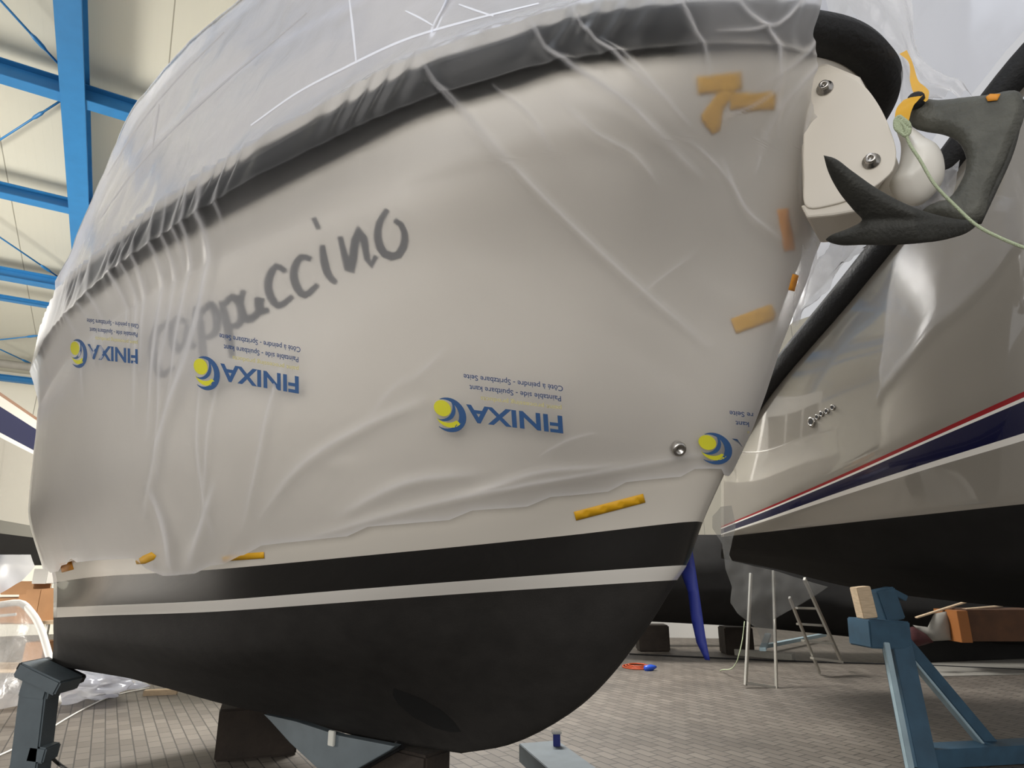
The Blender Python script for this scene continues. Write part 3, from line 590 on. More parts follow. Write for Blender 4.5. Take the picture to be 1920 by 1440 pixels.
for pl_, w_, m_ in [([(575,24),(533,60),(400,172),(290,277),(235,342),(187,410)], 3.5, seam_m), ([(298,195),(291,240),(286,280)], 3, seam_m), ([(420,60),(330,150),(262,232),(200,330)], 2.5, seam_m),
        ([(470,235),(560,172),(640,130),(760,74),(880,38),(1010,6)], 4.5, highlight_m), ([(655,0),(662,60),(668,118)], 4.5, highlight_m), ([(760,20),(790,35),(812,48)], 4, highlight_m), ([(860,8),(900,22),(925,30)], 4, highlight_m)]:
    decal('sheet_seam_highlight', [stroke(pl_, w_, w_, 30)], cast_t, m_, sheet, 6)
# hood round the bow opening and torn flap under the roller
def strip(name, c1, c2, b1, b2, nu, nv, amp, m, parent, sc=9, bow=0.0):
    A = spline(c1, nu); Bc = spline(c2, nu); V = np.zeros((nu, nv, 3))
    for i in range(nu):
        for j in range(nv):
            q = j/(nv-1); p = A[i]*(1-q)+Bc[i]*q; bb = (b1[0]+(b1[1]-b1[0])*i/(nu-1))*(1-q) + (b2[0]+(b2[1]-b2[0])*i/(nu-1))*q
            V[i, j] = B1.wpx(p[0], p[1], bb + bow*math.sin(math.pi*q))
    nz = vnoise(V, sc, 5)
    if name == 'sheet_hood': nz = nz + .45*np.sin(np.linspace(0, 1, nv)[None, :]*19 + 2.5*np.sin(np.linspace(0, 5, nu))[:, None])*np.linspace(.4, 1, nu)[:, None]
    V[..., 0] += nz*amp*B1.N[0]; V[..., 1] += nz*amp*B1.N[1]; V[..., 2] += nz*amp*.4
    return mesh(name, V.reshape(-1, 3), gridF(nu, nv), m, parent)
strip('sheet_hood', [(1420,-40),(1500,-30),(1560,-10),(1592,14),(1618,52),(1650,86),(1684,108),(1690,150),(1691,192),(1738,190)],
      [(1430,-160),(1540,-150),(1640,-110),(1700,-50),(1712,20),(1718,84),(1750,118),(1778,142),(1802,160),(1824,184)], (.3, -.1), (.1, -.25), 90, 30, .04, M['film_clear'], sheet, 4)['label'] = 'clear wrinkled hood hanging past the bow'
strip('sheet_flap', [(1510,120),(1508,250),(1509,390),(1500,500),(1482,600)], [(1560,120),(1530,250),(1520,400),(1530,470),(1500,590)], (.30, .03), (.22, -.05), 60, 16, .03, M['film_clear'], sheet, 9)['label'] = 'torn sheet edge along the roller cheek'
strip('sheet_tail', [(1590,408),(1560,450),(1530,500),(1500,560),(1484,606)], [(1800,300),(1790,350),(1700,410),(1600,480),(1510,590)], (-.1, 0), (-.3, -.1), 60, 30, .06, M['film_clear'], sheet, 8)['label'] = 'loose tail of plastic behind the anchor'
# printed marks
bvh_f = BVHTree.FromPolygons([tuple(v) for v in FV], FF); cast_f = caster(bvh_f, .004)
def text_tris(s, size=1.0, offset=0.0):
    cu = bpy.data.curves.new('t', 'FONT'); cu.body = s; cu.size = size; cu.offset = offset; cu.resolution_u = 3
    o = bpy.data.objects.new('t', cu); COL.objects.link(o); dg = bpy.context.evaluated_depsgraph_get(); me = bpy.data.meshes.new_from_object(o.evaluated_get(dg))
    V = [(v.co.x, v.co.y) for v in me.vertices]; Fc = [list(p.vertices) for p in me.polygons]; bpy.data.objects.remove(o); bpy.data.curves.remove(cu); bpy.data.meshes.remove(me); return V, Fc
def put_tris(name, V, Fc, aff, cast, m, parent):
    W = [cast(*aff(x, y)) for x, y in V]; Fc = [f for f in Fc if all(W[i] is not None for i in f)]
    used = sorted({i for f in Fc for i in f}); mp = {i: k for k, i in enumerate(used)}
    if not used: return None
    return mesh(name, np.array([W[i] for i in used]), [[mp[i] for i in f] for f in Fc], m, parent)
def fit(V, x0, x1, y0, y1):
    xs = [v[0] for v in V]; ys = [v[1] for v in V]; return [((v[0]-min(xs))/(max(xs)-min(xs))*(x1-x0)+x0, (v[1]-min(ys))/(max(ys)-min(ys))*(y1-y0)+y0) for v in V]
def printed(O, ex, ey, lab, clipx=None):
    """O = picture point where the print's lower text line starts (its own left-bottom); ex along reading direction, ey up the letters"""
    O = np.array(O, float); ex = np.array(ex, float); ey = np.array(ey, float)
    aff = lambda x, y: tuple(O + ex*x + ey*y)
    def cast(x, y):
        if clipx and x > clipx(y): return None
        return cast_f(x, y)
    lg = None
    V, Fc = text_tris('FINIXA', 1, .028); V = fit(V, 0, .735, 0, .135)
    lg = put_tris('printed_logo', V, Fc, aff, cast, M['pblue'], sheet)
    holder = lg
    def ring(cx, cy, r, a0, a1, w0, w1, n=26):
        A_ = np.radians(np.linspace(a0, a1, n)); wd = w0 + (w1-w0)*np.sin(np.linspace(0, math.pi, n))
        return [(cx + r*math.cos(a), cy + r*math.sin(a)) for a in A_] + [(cx + .0 + (r-w_)*math.cos(a), cy + (r-w_)*math.sin(a)) for a, w_ in list(zip(A_, wd))[::-1]]
    def P2(poly): return [aff(*p) for p in poly]
    if holder is None:
        holder = sheet
    if lab and holder is not sheet: holder['label'] = lab
    cx, cy, r = .872, .098, .132
    decal('printed_swirl', [P2(ring(cx, cy, r, 50, 300, .004, .055)), P2(ring(cx+.045, cy-.045, .098, 62, 235, .002, .030))], cast, M['pblue'], holder, 5)
    el = lambda ex_, ey_, rx, ry, n=20: [(cx+ex_+rx*math.cos(a), cy+ey_+ry*math.sin(a)) for a in np.linspace(0, 2*math.pi, n, endpoint=False)]
    decal('printed_disc', [P2(el(.048, -.045, .066, .062)), P2([(cx+.1*math.cos(a), cy+.012+.085*math.sin(a)) for a in np.radians(np.linspace(15, 150, 14))] + [(cx+.02+.088*math.cos(a), cy+.0+.062*math.sin(a)) for a in np.radians(np.linspace(145, 25, 12))])], cast, M['pyel'], holder, 5)
    for s, x0, x1, y0, hh, m in [('paint processing products', 0, .62, -.085, .045, 'ppale'), ('Paintable side - Spuitbare kant', 0, .70, -.165, .055, 'pnavy'), ('C\u00f4t\u00e9 \u00e0 peindre - Spritzbare Seite', -.02, .74, -.245, .055, 'pnavy')]:
        V, Fc = text_tris(s, 1, .012); V = fit(V, x0, x1, y0, y0+hh); put_tris('printed_line', V, Fc, aff, cast, M[m], holder)
W3 = 250.
printed((1054, 780), (-245, -30), (16, 245), 'blue and yellow print at the middle of the sheet')
printed((560, 706), (-200, -34), (3, 240), 'blue and yellow print on the second place from left')
printed((258, 655), (-128, -14), (2, 205), 'blue and yellow print nearest the left edge')
printed((1560, 840), (-255, -24), (16, 225), 'cut-off blue and yellow print at the bow edge', clipx=lambda y: 1424 - (y-730)*.22)
# ------------------------------------------------------------ yellow tape
def tape(quad, cast, lab, m='tape', th=.0008):
    o = decal('tape_strip', [quad], cast, M[m], None, 8, th)
    if o: tag(o, lab, 'tape', 'yellow tape strips')
ch = caster(bvh_h, .006); cf = caster(bvh_f, .006)
def rect(x0, y0, x1, y1, w_):
    a = np.array([x0, y0], float); b = np.array([x1, y1], float); t = (b-a)/np.linalg.norm(b-a); q = np.array([-t[1], t[0]])*w_/2; return [tuple(a-q), tuple(b-q), tuple(b+q), tuple(a+q)]
both = lambda x, y: cf(x, y) if cf(x, y) is not None else ch(x, y)
def near(x, y):
    a = cf(x, y); b = ch(x, y)
    if a is None: return b
    return a
tape(rect(1078, 968, 1208, 934, 17), ch, 'long crisp yellow tape strip under the sheet edge near the bow')
tape(rect(424, 1046, 495, 1041, 12), ch, 'short level yellow tape strip just above the black band')
tape([(254,1052),(268,1042),(284,1035),(293,1042),(288,1050),(272,1057),(256,1058)], near, 'crumpled yellow tape patch at lower left of the sheet')
tape(rect(114, 1066, 136, 1060, 16), near, 'small orange tape scrap at the lower left sheet corner', 'tape2')
tape(rect(1372, 612, 1446, 584, 30), ch, 'slanting blurred yellow tape strip beside the stem')
tape(rect(1462, 392, 1474, 470, 20), ch, 'upright blurred tape strip below the anchor roller', 'tape2')
tape(rect(1300, 160, 1380, 150, 34), ch, 'level blurred tape strip at the head of the crossed tapes')
tape(rect(1362, 190, 1448, 188, 34), ch, 'wide faint tape strip to the right of the crossed tapes')
tape([(1340,170),(1376,158),(1350,205),(1345,245),(1332,252),(1312,228),(1310,215)], ch, 'bright folded yellow tape tongue hanging from the crossed tapes')
tape(rect(1484, 545, 1492, 515, 12), cf, 'tiny tape scrap on the sheet edge at the stem', 'tape2')
k = strip('tape_strip', [(1686,100),(1704,118),(1706,150),(1716,178),(1735,190)], [(1700,92),(1712,120),(1722,150),(1742,172),(1740,186)], (.1, .3), (.1, .3), 20, 6, .01, M['tape'], None)
tag(k, 'twisted yellow tape running down the edge of the bow hood', 'tape', 'yellow tape strips')
k = strip('tape_strip', [(1694,190),(1682,205),(1678,222)], [(1730,178),(1716,196),(1702,232)], (.3, .32), (.3, .32), 14, 6, .01, M['tape'], None)
tag(k, 'yellow tape wrapped round the anchor shank end', 'tape', 'yellow tape strips')
k = decal('tape_strip', [[(1848,182),(1856,176),(1876,176),(1870,188),(1852,190)]], lambda x, y: B1.wpx(x, y, .268), M['tape2'], None, 6, .001); tag(k, 'small orange tape bit stuck on top of the anchor shank', 'tape', 'yellow tape strips')
# ------------------------------------------------------------ boat two
B2 = Frame((4.1, 6.5), (-.405, .914))
X2 = [1352, 1450, 1600, 1760, 1920, 2180, 2600]
def R2(ys, bs, xs=X2): return [B2.px(x, y, b) for x, y, b in zip(xs, ys, bs)]
R2L = [
 R2([1047, 1066, 1102, 1124, 1140, 1150, 1160], [.25, .35, .4, .42, .4, .2, .06]),
 R2([1030, 1040, 1052, 1062, 1070, 1075, 1080], [.8, 1.0, 1.1, 1.15, 1.1, .8, .2]),
 R2([1007, 996, 979, 962, 945, 918, 874], [1.0, 1.3, 1.42, 1.45, 1.4, 1.0, .3]),
 R2([1003, 972, 923, 873, 826, 745, 608], [1.02, 1.36, 1.5, 1.54, 1.48, 1.08, .36]),
 R2([1001, 967, 914, 862, 812, 728, 590], [1.02, 1.365, 1.51, 1.55, 1.49, 1.09, .365]),
 R2([992, 953, 890, 820, 752, 640, 462], [1.02, 1.39, 1.55, 1.6, 1.54, 1.13, .4]),
 R2([990, 950, 886, 815, 745, 632, 452], [1.02, 1.39, 1.55, 1.6, 1.54, 1.13, .4]),
 R2([987, 946, 880, 807, 734, 620, 438], [1.02, 1.4, 1.56, 1.61, 1.55, 1.14, .41]),
 R2([930, 840, 700, 585, 460, 300, 40], [1.05, 1.45, 1.64, 1.72, 1.68, 1.25, .5]),
 R2([865, 715, 535, 335, 130, -120, -560], [1.08, 1.48, 1.68, 1.76, 1.72, 1.3, .55])]
NS = 60; rows = []
for R in R2L: rows.append(spline([p for p in R], NS))
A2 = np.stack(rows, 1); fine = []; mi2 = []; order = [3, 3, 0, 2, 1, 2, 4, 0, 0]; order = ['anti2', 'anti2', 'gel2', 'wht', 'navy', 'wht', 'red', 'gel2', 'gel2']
keys = ['anti2', 'gel2', 'wht', 'navy', 'red']
for j in range(len(R2L)-1):
    sub_ = 1 if j in (3, 4, 5, 6) else 5
    for q in range(sub_): fine.append((j, q/sub_)); mi2.append(keys.index(order[j]))
Gr = [A2[:, j]*(1-f) + A2[:, j+1]*f + (np.array([0, .07, 0])*math.sin(math.pi*f) if j in (0, 7, 8) and False else 0) for j, f in fine] + [A2[:, -1]]
G2 = np.stack(Gr, 1)
jj = [i for i, (j, f) in enumerate(fine) if j >= 7] + [len(fine)]; tu_ = [fine[i][0] + fine[i][1] if i < len(fine) else 9 for i in jj]
for c_ in range(NS):
    for ax_ in range(3): G2[c_, jj, ax_] = herm([4, 7, 8, 9], [A2[c_, 2, ax_], A2[c_, 7, ax_], A2[c_, 8, ax_], A2[c_, 9, ax_]], tu_, False); n2 = G2.shape[1]; Va = B2.w(G2[..., 0], G2[..., 1], G2[..., 2]).reshape(-1, 3); Vb = B2.w(G2[..., 0], -G2[..., 1], G2[..., 2]).reshape(-1, 3)
f2 = gridF(NS, n2); nn = len(Va); m2 = [mi2[j] for i in range(NS-1) for j in range(n2-1)]
cap = []; mc = []
for j in range(n2-1):
    for c0 in (0, (NS-1)*n2): cap.append([c0+j, nn+c0+j, nn+c0+j+1, c0+j+1]); mc.append(mi2[j])
for i in range(NS-1): cap.append([i*n2, (i+1)*n2, nn+(i+1)*n2, nn+i*n2]); mc.append(0); cap.append([i*n2+n2-1, nn+i*n2+n2-1, nn+(i+1)*n2+n2-1, (i+1)*n2+n2-1]); mc.append(1)
yacht = empty('sailing_yacht', B2.w(0, 0, 0), 'grey-white yacht hull with red and navy stripes, at right behind the anchor', 'boat')
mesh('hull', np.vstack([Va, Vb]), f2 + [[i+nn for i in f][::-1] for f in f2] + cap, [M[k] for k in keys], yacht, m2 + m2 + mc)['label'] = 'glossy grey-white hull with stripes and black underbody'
R = rows[-1]; V = []
for i in range(NS):
    for (o_, u_) in [(-.02,-.10),(.06,-.10),(.11,-.05),(.12,.03),(.08,.10),(-.02,.12)]: V.append(B2.w(R[i, 0], R[i, 1]+o_, R[i, 2]+u_))
mesh('rub_rail', V, [[i*6+k, i*6+(k+1) % 6, (i+1)*6+(k+1) % 6, (i+1)*6+k] for i in range(NS-1) for k in range(6)], M['rubber'], yacht)
# keel fin of yacht
kp = [B2.px(x, y, .1) for x, y in [(1560,1096),(1800,1118),(1920,1130),(2150,1140),(2150,1215),(1925,1222),(1745,1235),(1700,1215)]]
# fitting in the yacht's side; the smaller rings model its fading mirror images
bvh_2 = BVHTree.FromPolygons([tuple(v) for v in Va], f2)
for i, (x, y) in enumerate([(1522,791),(1533,782),(1541,776),(1551,771),(1562,764)]):
    d = Vector(ray(x, y)).normalized(); h = bvh_2.ray_cast(Vector((0, 0, H)), d)
    if h[0]:
        n = h[1] if h[1].dot(d) < 0 else -h[1]
        r0 = .045 if i == 0 else .026
        ft = MB().lathe(h[0]-n*.01, n, [(0, r0), (.02, r0), (.026, r0*.8), (.02, r0*.55), (.012, r0*.5)], 18).build('fitting_with_ghosts', M['steel'], yacht, True)
        MB().lathe(h[0]+n*.008, n, [(0, r0*.55), (.006, r0*.55)], 14).build('fitting_ghost_bore', M['dark'], ft)
# sheet over the yacht
Rr = rows[-1]; V = np.zeros((NS, 16, 3))
for j in range(16):
    q = j/15; sg = B2.w(Rr[:, 0], Rr[:, 1]+.14-.7*q**1.6, Rr[:, 2] + .13 + 4.2*q); V[:, j] = sg
nz = vnoise(V, 1.2, 2)*.10; V[..., 0] += nz; V[..., 1] += nz
dr = [B2.w(Rr[:, 0], Rr[:, 1]+.15, Rr[:, 2] + .05 - .28*q - .03*np.sin(np.arange(NS)*.9)*q) for q in (0, .5, 1)]
sh2 = mesh('plastic_sheet', np.vstack([V.reshape(-1, 3)]), gridF(NS, 16), M['film_top']); tag(sh2, 'pale plastic cover over the deck of the striped yacht at right', 'plastic sheet')
# loose plastic hanging at the yacht's stern
def strip2(name, poly, b, m, amp=.04, parent=None, sc=6, step=7, fr=B2):
    pts, tris, _ = fill2d(poly, step); V = np.array([fr.wpx(x, y, b(x, y) if callable(b) else b) for x, y in pts]); nz = vnoise(V, sc, 11)*amp
    V[:, 0] += nz*fr.N[0]; V[:, 1] += nz*fr.N[1]; return mesh(name, V, tris, m, parent)
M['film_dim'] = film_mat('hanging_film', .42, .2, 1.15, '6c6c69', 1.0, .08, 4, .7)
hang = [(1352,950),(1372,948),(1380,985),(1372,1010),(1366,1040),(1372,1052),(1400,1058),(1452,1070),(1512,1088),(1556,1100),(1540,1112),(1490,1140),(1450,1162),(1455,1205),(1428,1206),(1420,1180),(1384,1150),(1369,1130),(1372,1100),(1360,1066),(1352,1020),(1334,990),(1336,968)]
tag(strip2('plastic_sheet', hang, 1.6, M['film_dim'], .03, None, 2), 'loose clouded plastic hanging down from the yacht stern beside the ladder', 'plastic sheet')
# dark boat farther back
def prof_extrude(name, prof, A_, d0, d1, n, mats, mi, label, cat, capm=0):
    pass
k3 = [(1150,1003),(1352,1003),(1420,1040),(1560,1075),(1700,1085),(2000,1085),(2000,1208),(1700,1204),(1560,1190),(1400,1174),(1205,1164),(1150,1160)]
fr4 = Frame((at(1300, 1060, 11.5)[0], at(1300, 1060, 11.5)[1]), (-1, 0.02))
V, Fc = inflated([tuple(p) for p in k3], lambda x, y: fr4.wpx(x, y, 0), [fr4.N[0], fr4.N[1], 0], 1.2, 60, 12)
o = mesh('boat_hull', V, Fc, M['anti2']); tag(o, 'long black underbody of a boat far behind the stepladder and the crate', 'boat')
# blue webbing strap hanging at the stem
bp_ = [(1281,1022),(1296,1020),(1303,1060),(1312,1120),(1322,1190),(1331,1238),(1322,1237),(1306,1205),(1296,1160),(1290,1110),(1272,1062)]
V, Fc = inflated(bp_, PL(-.15), N3, .02, 8, 7); o = mesh('webbing_strap', V, Fc, M['blade']); tag(o, 'flat blue strap hanging below the stem of the wrapped cruiser', 'strap')
# ------------------------------------------------------------ stands, supports
def shoe(a, b, wd, ht, m, name, parent, up=(0, 0, 1), bev=.006): return MB().bar(a, b, wd, ht, up, bev).build(name, m, parent)
# right cradle
FR = on_floor(1700, 1445); dS = FR[1]
def S(x, y, d=None): return at(x, y, d or dS)
st = empty('boat_stand', (FR[0], FR[1], 0), 'slate-blue steel A-frame stand under the striped yacht at right', 'stand')
zt = S(1650, 1185)
top_c = S(1648, 1187, dS+.25)
R_ = Matrix.Rotation(math.radians(-8), 3, 'Y')
MB().box(top_c, (.36, .30, .22), Matrix.Rotation(math.radians(6), 3, 'Z') @ Matrix.Rotation(math.radians(3), 3, 'Y'), .01).build('head_box', M['bluestand'], st)
MB().bar(S(1678, 1195, dS+.22), S(1728, 1440, dS+.02), .16, .18, (0, 1, 0)).build('main_leg', M['bluestand'], st)
MB().bar(S(1660, 1205, dS+.10), S(1707, 1445, dS-.09), .045, .05, (0, 1, 0)).build('leg_flange', M['paleflange'], st)['label'] = 'pale worn flange'
MB().bar(S(1690, 1200, dS+.3), S(1868, 1412, dS+.35), .09, .14, (0, 1, 0)).build('brace', M['bluestand'], st)
MB().bar(S(1700, 1228, dS+.2), S(1850, 1408, dS+.26), .02, .10, (0, 1, 0)).build('brace_flange', M['paleflange'], st)
a = S(1715, 1428, dS+.1); b = S(2080, 1420, dS+.4); a[2] = b[2] = .07
MB().bar(a, b, .2, .13).build('base_beam', M['bluestand'], st)
MB().box(S(1662, 1133, dS+.3), (.17, .14, .26), Matrix.Rotation(math.radians(-12), 3, 'Y'), .01).build('head_bracket', M['bluestand'], st)
MB().bar(S(1668, 1108, dS+.3), S(1695, 1122, dS+.3), .05, .1, (0, 1, 0)).build('bracket_ear', M['bluestand'], st)
blk = MB().bar(S(1612, 1100, dS+.22), S(1626, 1158, dS+.22), .12, .12, (0, 1, 0), .005).build('timber_pad', M['wood2'], st); blk['label'] = 'pale timber pad'
# left jack post
d5 = 5.0; LP = at(58, 1470, d5)
js = empty('boat_stand', (LP[0], LP[1], 0), 'grey steel prop with tilted black pad under the cruiser stern at lower left', 'stand')
J = lambda x, y, d=d5: at(x, y, d)
pb = J(52, 1480); pb[2] = .03
MB().bar(J(76, 1285), pb, .19, .16, (0, 1, 0), .01).build('post', M['greystand'], js)
MB().bar(J(84, 1268), J(72, 1310), .21, .17, (0, 1, 0), .02).build('swivel', M['greystand'], js)
MB().bar(J(54, 1250, d5+.02), J(130, 1286, d5+.02), .26, .10, (0, 0, 1), .012).build('head_plate', M['greystand'], js)
MB().bar(J(60, 1243, d5+.05), J(136, 1280, d5+.05), .30, .06, (0, 0, 1), .01).build('rubber_pad', M['rubber'], js)
MB().bar(J(66, 1408), J(98, 1412), .10, .16, (0, 1, 0), .01).build('side_lug', M['greystand'], js)
k = MB(); k.box((pb[0], pb[1], .02), (.5, .4, .04), None, .01); k.build('foot_plate', M['greystand'], js)
k = MB(); pts = [J(94, 1418, 5.1), at(110, 1432, 5.3), at(135, 1450, 5.2)]; k.tube(spline(pts, 14), .012, 8); tag(k.build('cable', M['rubber'], smooth=True), 'short black cable trailing from the grey prop at lower left', 'cable')
# keel supports
wb = on_floor(480, 1412); k = MB(); k.box((wb[0], wb[1], .19), (.62, .35, .38), Matrix.Rotation(.35, 3, 'Z'), .015)
tag(k.build('timber_block', M['wood']), 'dark timber block on the pavers under the cruiser keel', 'timber block')
kb = B1.w(1.15, .25, .3)
cr = empty('keel_cradle', (kb[0], kb[1], 0), 'dull blue-grey cradle plate with white tag beneath the cruiser keel', 'cradle')
fp = [B1.px(x, y, .12) for x, y in [(498,1338),(560,1352),(640,1378),(745,1398),(735,1406),(672,1442),(600,1440),(548,1392),(512,1352)]]
fp = [(s, b, max(z, .02)) for s, b, z in fp]
plate_sz('cradle_plate', fp, .08, .14, M['greystand'], cr, .006)
c = B1.wpx(622, 1384, .15); MB().box(c, (.055, .02, .085), Matrix.Rotation(math.radians(-36), 3, 'Z'), .004).build('inspection_tag', M['tag'], cr)
MB().bar(B1.wpx(690, 1432, .05), B1.wpx(752, 1396, .05), .05, .05).build('edge_strip', M['rubber'], cr)
a = B1.w(.3, -.4, .08); b = B1.w(.3, .5, .08)
cr2 = empty('keel_support', (B1.w(-.25, .3, 0)), 'grey-green steel keel support with small blue post at bottom centre', 'support')
q0 = B1.w(-.10, -.3, .22); q1 = B1.w(-.45, .95, .10)
MB().bar(on_floor(1010, 1408, .20), on_floor(1085, 1470, .20), .30, .12).build('support_beam', M['greystand'], cr2)
pp = on_floor(1044, 1404, .24); MB().bar(pp, pp + np.array([0, 0, .10]), .05, .05).build('blue_post', M['blade'], cr2)
MB().box(pp + np.array([0, 0, .11]), (.07, .07, .02), None, .004).build('post_cap', M['steel'], cr2)
k = MB(); c = B1.w(.55, -.06, .235); k.box(c, (.7, .22, .44), Matrix.Rotation(math.atan2(B1.A[1], B1.A[0]), 3, 'Z'), .015)
tag(k.build('timber_block', M['wood']), 'dark timber block right under the cruiser forefoot at bottom centre', 'timber block')
# ------------------------------------------------------------ things farther off at right
d8 = on_floor(1425, 1290)[1]
ld = empty('step_ladder', (on_floor(1425, 1290)[0], d8, 0), 'open aluminium stepladder standing behind the yacht stern', 'ladder')
def L8(x, y, d): return at(x, y, d)
tp = [(1412, 1068), (1455, 1060)]
MB().bar(L8(1398, 1285, d8), L8(1408, 1075, d8+.3), .03, .05).build('front_rail', M['alu'], ld); MB().bar(L8(1456, 1293, d8), L8(1450, 1070, d8+.3), .03, .05).build('front_rail', M['alu'], ld)
MB().bar(L8(1400, 1281, d8), L8(1455, 1289, d8), .03, .03).build('rung', M['alu'], ld)
MB().bar(L8(1576, 1236, d8+1.3), L8(1508, 1085, d8+.5), .035, .06).build('rear_rail', M['alu'], ld); MB().bar(L8(1537, 1262, d8+1.0), L8(1480, 1120, d8+.4), .03, .05).build('rear_rail', M['alu'], ld)
for (x0, y0, x1, y1) in [(1492,1140,1528,1141),(1505,1201,1560,1207),(1522,1234,1578,1241),(1496,1170,1545,1173)]:
    MB().bar(L8(x0, y0, d8+.8), L8(x1, y1, d8+1.0), .07, .03).build('tread', M['alu'], ld)
k = MB(); k.bar(on_floor(1380, 1222, .05), on_floor(1488, 1232, .05), .14, .10); tag(k.build('floor_beam', M['grey']), 'grey square beam lying on the floor behind the stepladder', 'beam')
k = MB(); k.bar(on_floor(1432, 1212, .12), on_floor(1545, 1190, .12), .10, .06); k.bar(on_floor(1430, 1218, .2), on_floor(1440, 1190, .3), .1, .05); tag(k.build('steel_profile', M['paleflange']), 'pale blue steel profile lying on the grey beam behind the ladder', 'steel profile')
k = MB(); k.bar(on_floor(1692, 1222, .17), on_floor(1990, 1212, .17), .2, .30); tag(k.build('dark_sleeper', M['anti2']), 'long dark sleeper beam lying under the striped yacht at right', 'beam')
kk = empty('wooden_crate', (*on_floor(1840, 1205, .38)[:2], .38), 'brown wooden crate with lighter orange end board under the yacht at right', 'crate')
dc = on_floor(1840, 1200, .38)[1]-.5
k = MB(); a = at(1795, 1170, dc); b = at(1990, 1170, dc); k.bar(a, b, .5, at(1800, 1142, dc)[2]-at(1800, 1200, dc)[2]); k.build('side_boards', M['crate'], kk)
k = MB(); a = at(1776, 1172, dc-.02); b = at(1796, 1172, dc-.02); k.bar(a, b, .54, at(1800, 1144, dc)[2]-at(1800, 1202, dc)[2]); k.build('end_board', M['orange'], kk)
pts_, tr_, _ = fill2d([(1712,1172),(1740,1176),(1752,1150),(1778,1146),(1784,1200),(1750,1202),(1728,1186)], 8)
V, Fc = inflated([(1712,1172),(1740,1176),(1752,1150),(1778,1146),(1784,1200),(1750,1202),(1728,1186)], lambda x, y: at(x, y, dc-.05), (0, -1, 0), .12, 12, 8); tag(mesh('grey_sack', V, Fc, M['grey']), 'pale grey sack leaning against the brown crate', 'sack')
V, Fc = inflated([(1700,1178),(1712,1175),(1735,1188),(1750,1204),(1722,1212),(1704,1205)], lambda x, y: at(x, y, dc-.12), (0, -1, 0), .15, 10, 6); tag(mesh('red_bag', V, Fc, mat('dark_red', '3d1416', .7)), 'dark red bag beside the blue stand head', 'bag')
k = MB(); k.bar(at(1718, 1158, dc-.1), at(1812, 1128, dc+.1), .06, .02); tag(k.build('plank', M['wood2']), 'thin pale plank leaning up to the brown crate', 'plank')
k = MB(); k.bar(at(1808, 1142, dc-.02), at(1876, 1136, dc+.1), .1, .015); tag(k.build('plank', M['wood2']), 'short white board lying on top of the brown crate', 'plank')
k = MB()
V = [on_floor(x, y, .01) for x, y in [(1738, 1240), (1990, 1222), (2000, 1262), (1745, 1268)]]; k.add(V + [v - np.array([0, 0, .008]) for v in V], [[0,1,2,3],[7,6,5,4],[0,4,5,1],[1,5,6,2],[2,6,7,3],[3,7,4,0]])
tag(k.build('floor_sheet', M['grey']), 'pale grey board lying flat on the floor at far right', 'board')
k = MB(); c = on_floor(1195, 1250, .01)
for q in range(3): k.tube(spline([c + np.array([.22*(1-.2*q)*math.cos(a), .25*(1-.2*q)*math.sin(a), .012*q]) for a in np.linspace(0, 6.1, 14)], 30), .012, 6)
tag(k.build('orange_cord', M['orangec'], smooth=True), 'small coil of orange cord on the floor right of the keel', 'cord')
c = on_floor(1208, 1254, .03); k = MB().lathe(c, (1, .3, .1), [(0, .02), (.02, .045), (.12, .045), (.16, .03), (.2, .015)], 14); tag(k.build('blue_plug', M['bluep'], smooth=True), 'blue plug lying on the coil of orange cord', 'plug')
k = MB(); k.tube(spline([on_floor(x, y, .012) for x, y in [(1180,1226),(1330,1233),(1500,1240),(1700,1246),(1930,1256)]], 30), .012, 6); tag(k.build('floor_cable', M['rubber'], smooth=True), 'long dark cable running across the floor behind the stepladder', 'cable')
k = MB(); k.tube(spline([at(1396, 1165, d8+.4), at(1392, 1200, d8+.4), at(1385, 1230, d8+.4), on_floor(1350, 1258, .01)], 20), .007, 6); tag(k.build('hanging_cord', M['rope'], smooth=True), 'thin pale cord dangling to the floor left of the stepladder', 'cord')
fw = at(1300, 1186, 13.0)
k = MB(); k.bar(at(1180, 1178, 13.2), at(1400, 1182, 13.2), .2, .30); tag(k.build('white_skirting', M['white']), 'bright low white kerb along the far side of the floor', 'kerb')
k = MB(); c = at(1222, 1176, 12.6); k.box((c[0], c[1], .225), (.55, .4, .45), None, .02); tag(k.build('timber_block', M['wood']), 'dark timber block far behind the cruiser stem', 'timber block')
k = MB(); c = at(1378, 1178, 12.2); k.box((c[0], c[1], .225), (.5, .4, .45), None, .02); tag(k.build('timber_block', M['wood']), 'dark timber block far behind, left of the ladder legs', 'timber block')
# ------------------------------------------------------------ left background
dv3 = np.array([(471-960)/math.hypot(F, 340), 1.0, 0])
def ext3(name, ys, m, parent, i0=0):
    pass
Y3 = [(735, 'brown'), (742, 'gel'), (762, 'navy'), (811, 'wht'), (820, 'gel2'), (975, 'black'), (1000, 'anti2'), (1060, None)]
D3 = [6.4, 6.4, 6.42, 6.5, 6.52, 6.9, 7.0, 7.5]
P3 = [at(0, y, d) for (y, _), d in zip(Y3, D3)]
V = []; tq = np.linspace(-4.0, 1.8, 30)
for t in tq:
    for i, p in enumerate(P3): V.append(p + dv3*t*np.array([1, 1, 1]))
np_ = len(P3); fq = gridF(30, np_); base = len(V)
for t in tq:
    for p in P3: V.append(p + dv3*t + np.array([-2.2, -1.0, 0]))
fq2 = [[i+base for i in f][::-1] for f in fq]; k3m = ['brown', 'gel', 'navy_matt', 'wht', 'gel2', 'black', 'anti2']
m3 = [j for i in range(29) for j in range(np_-1)]
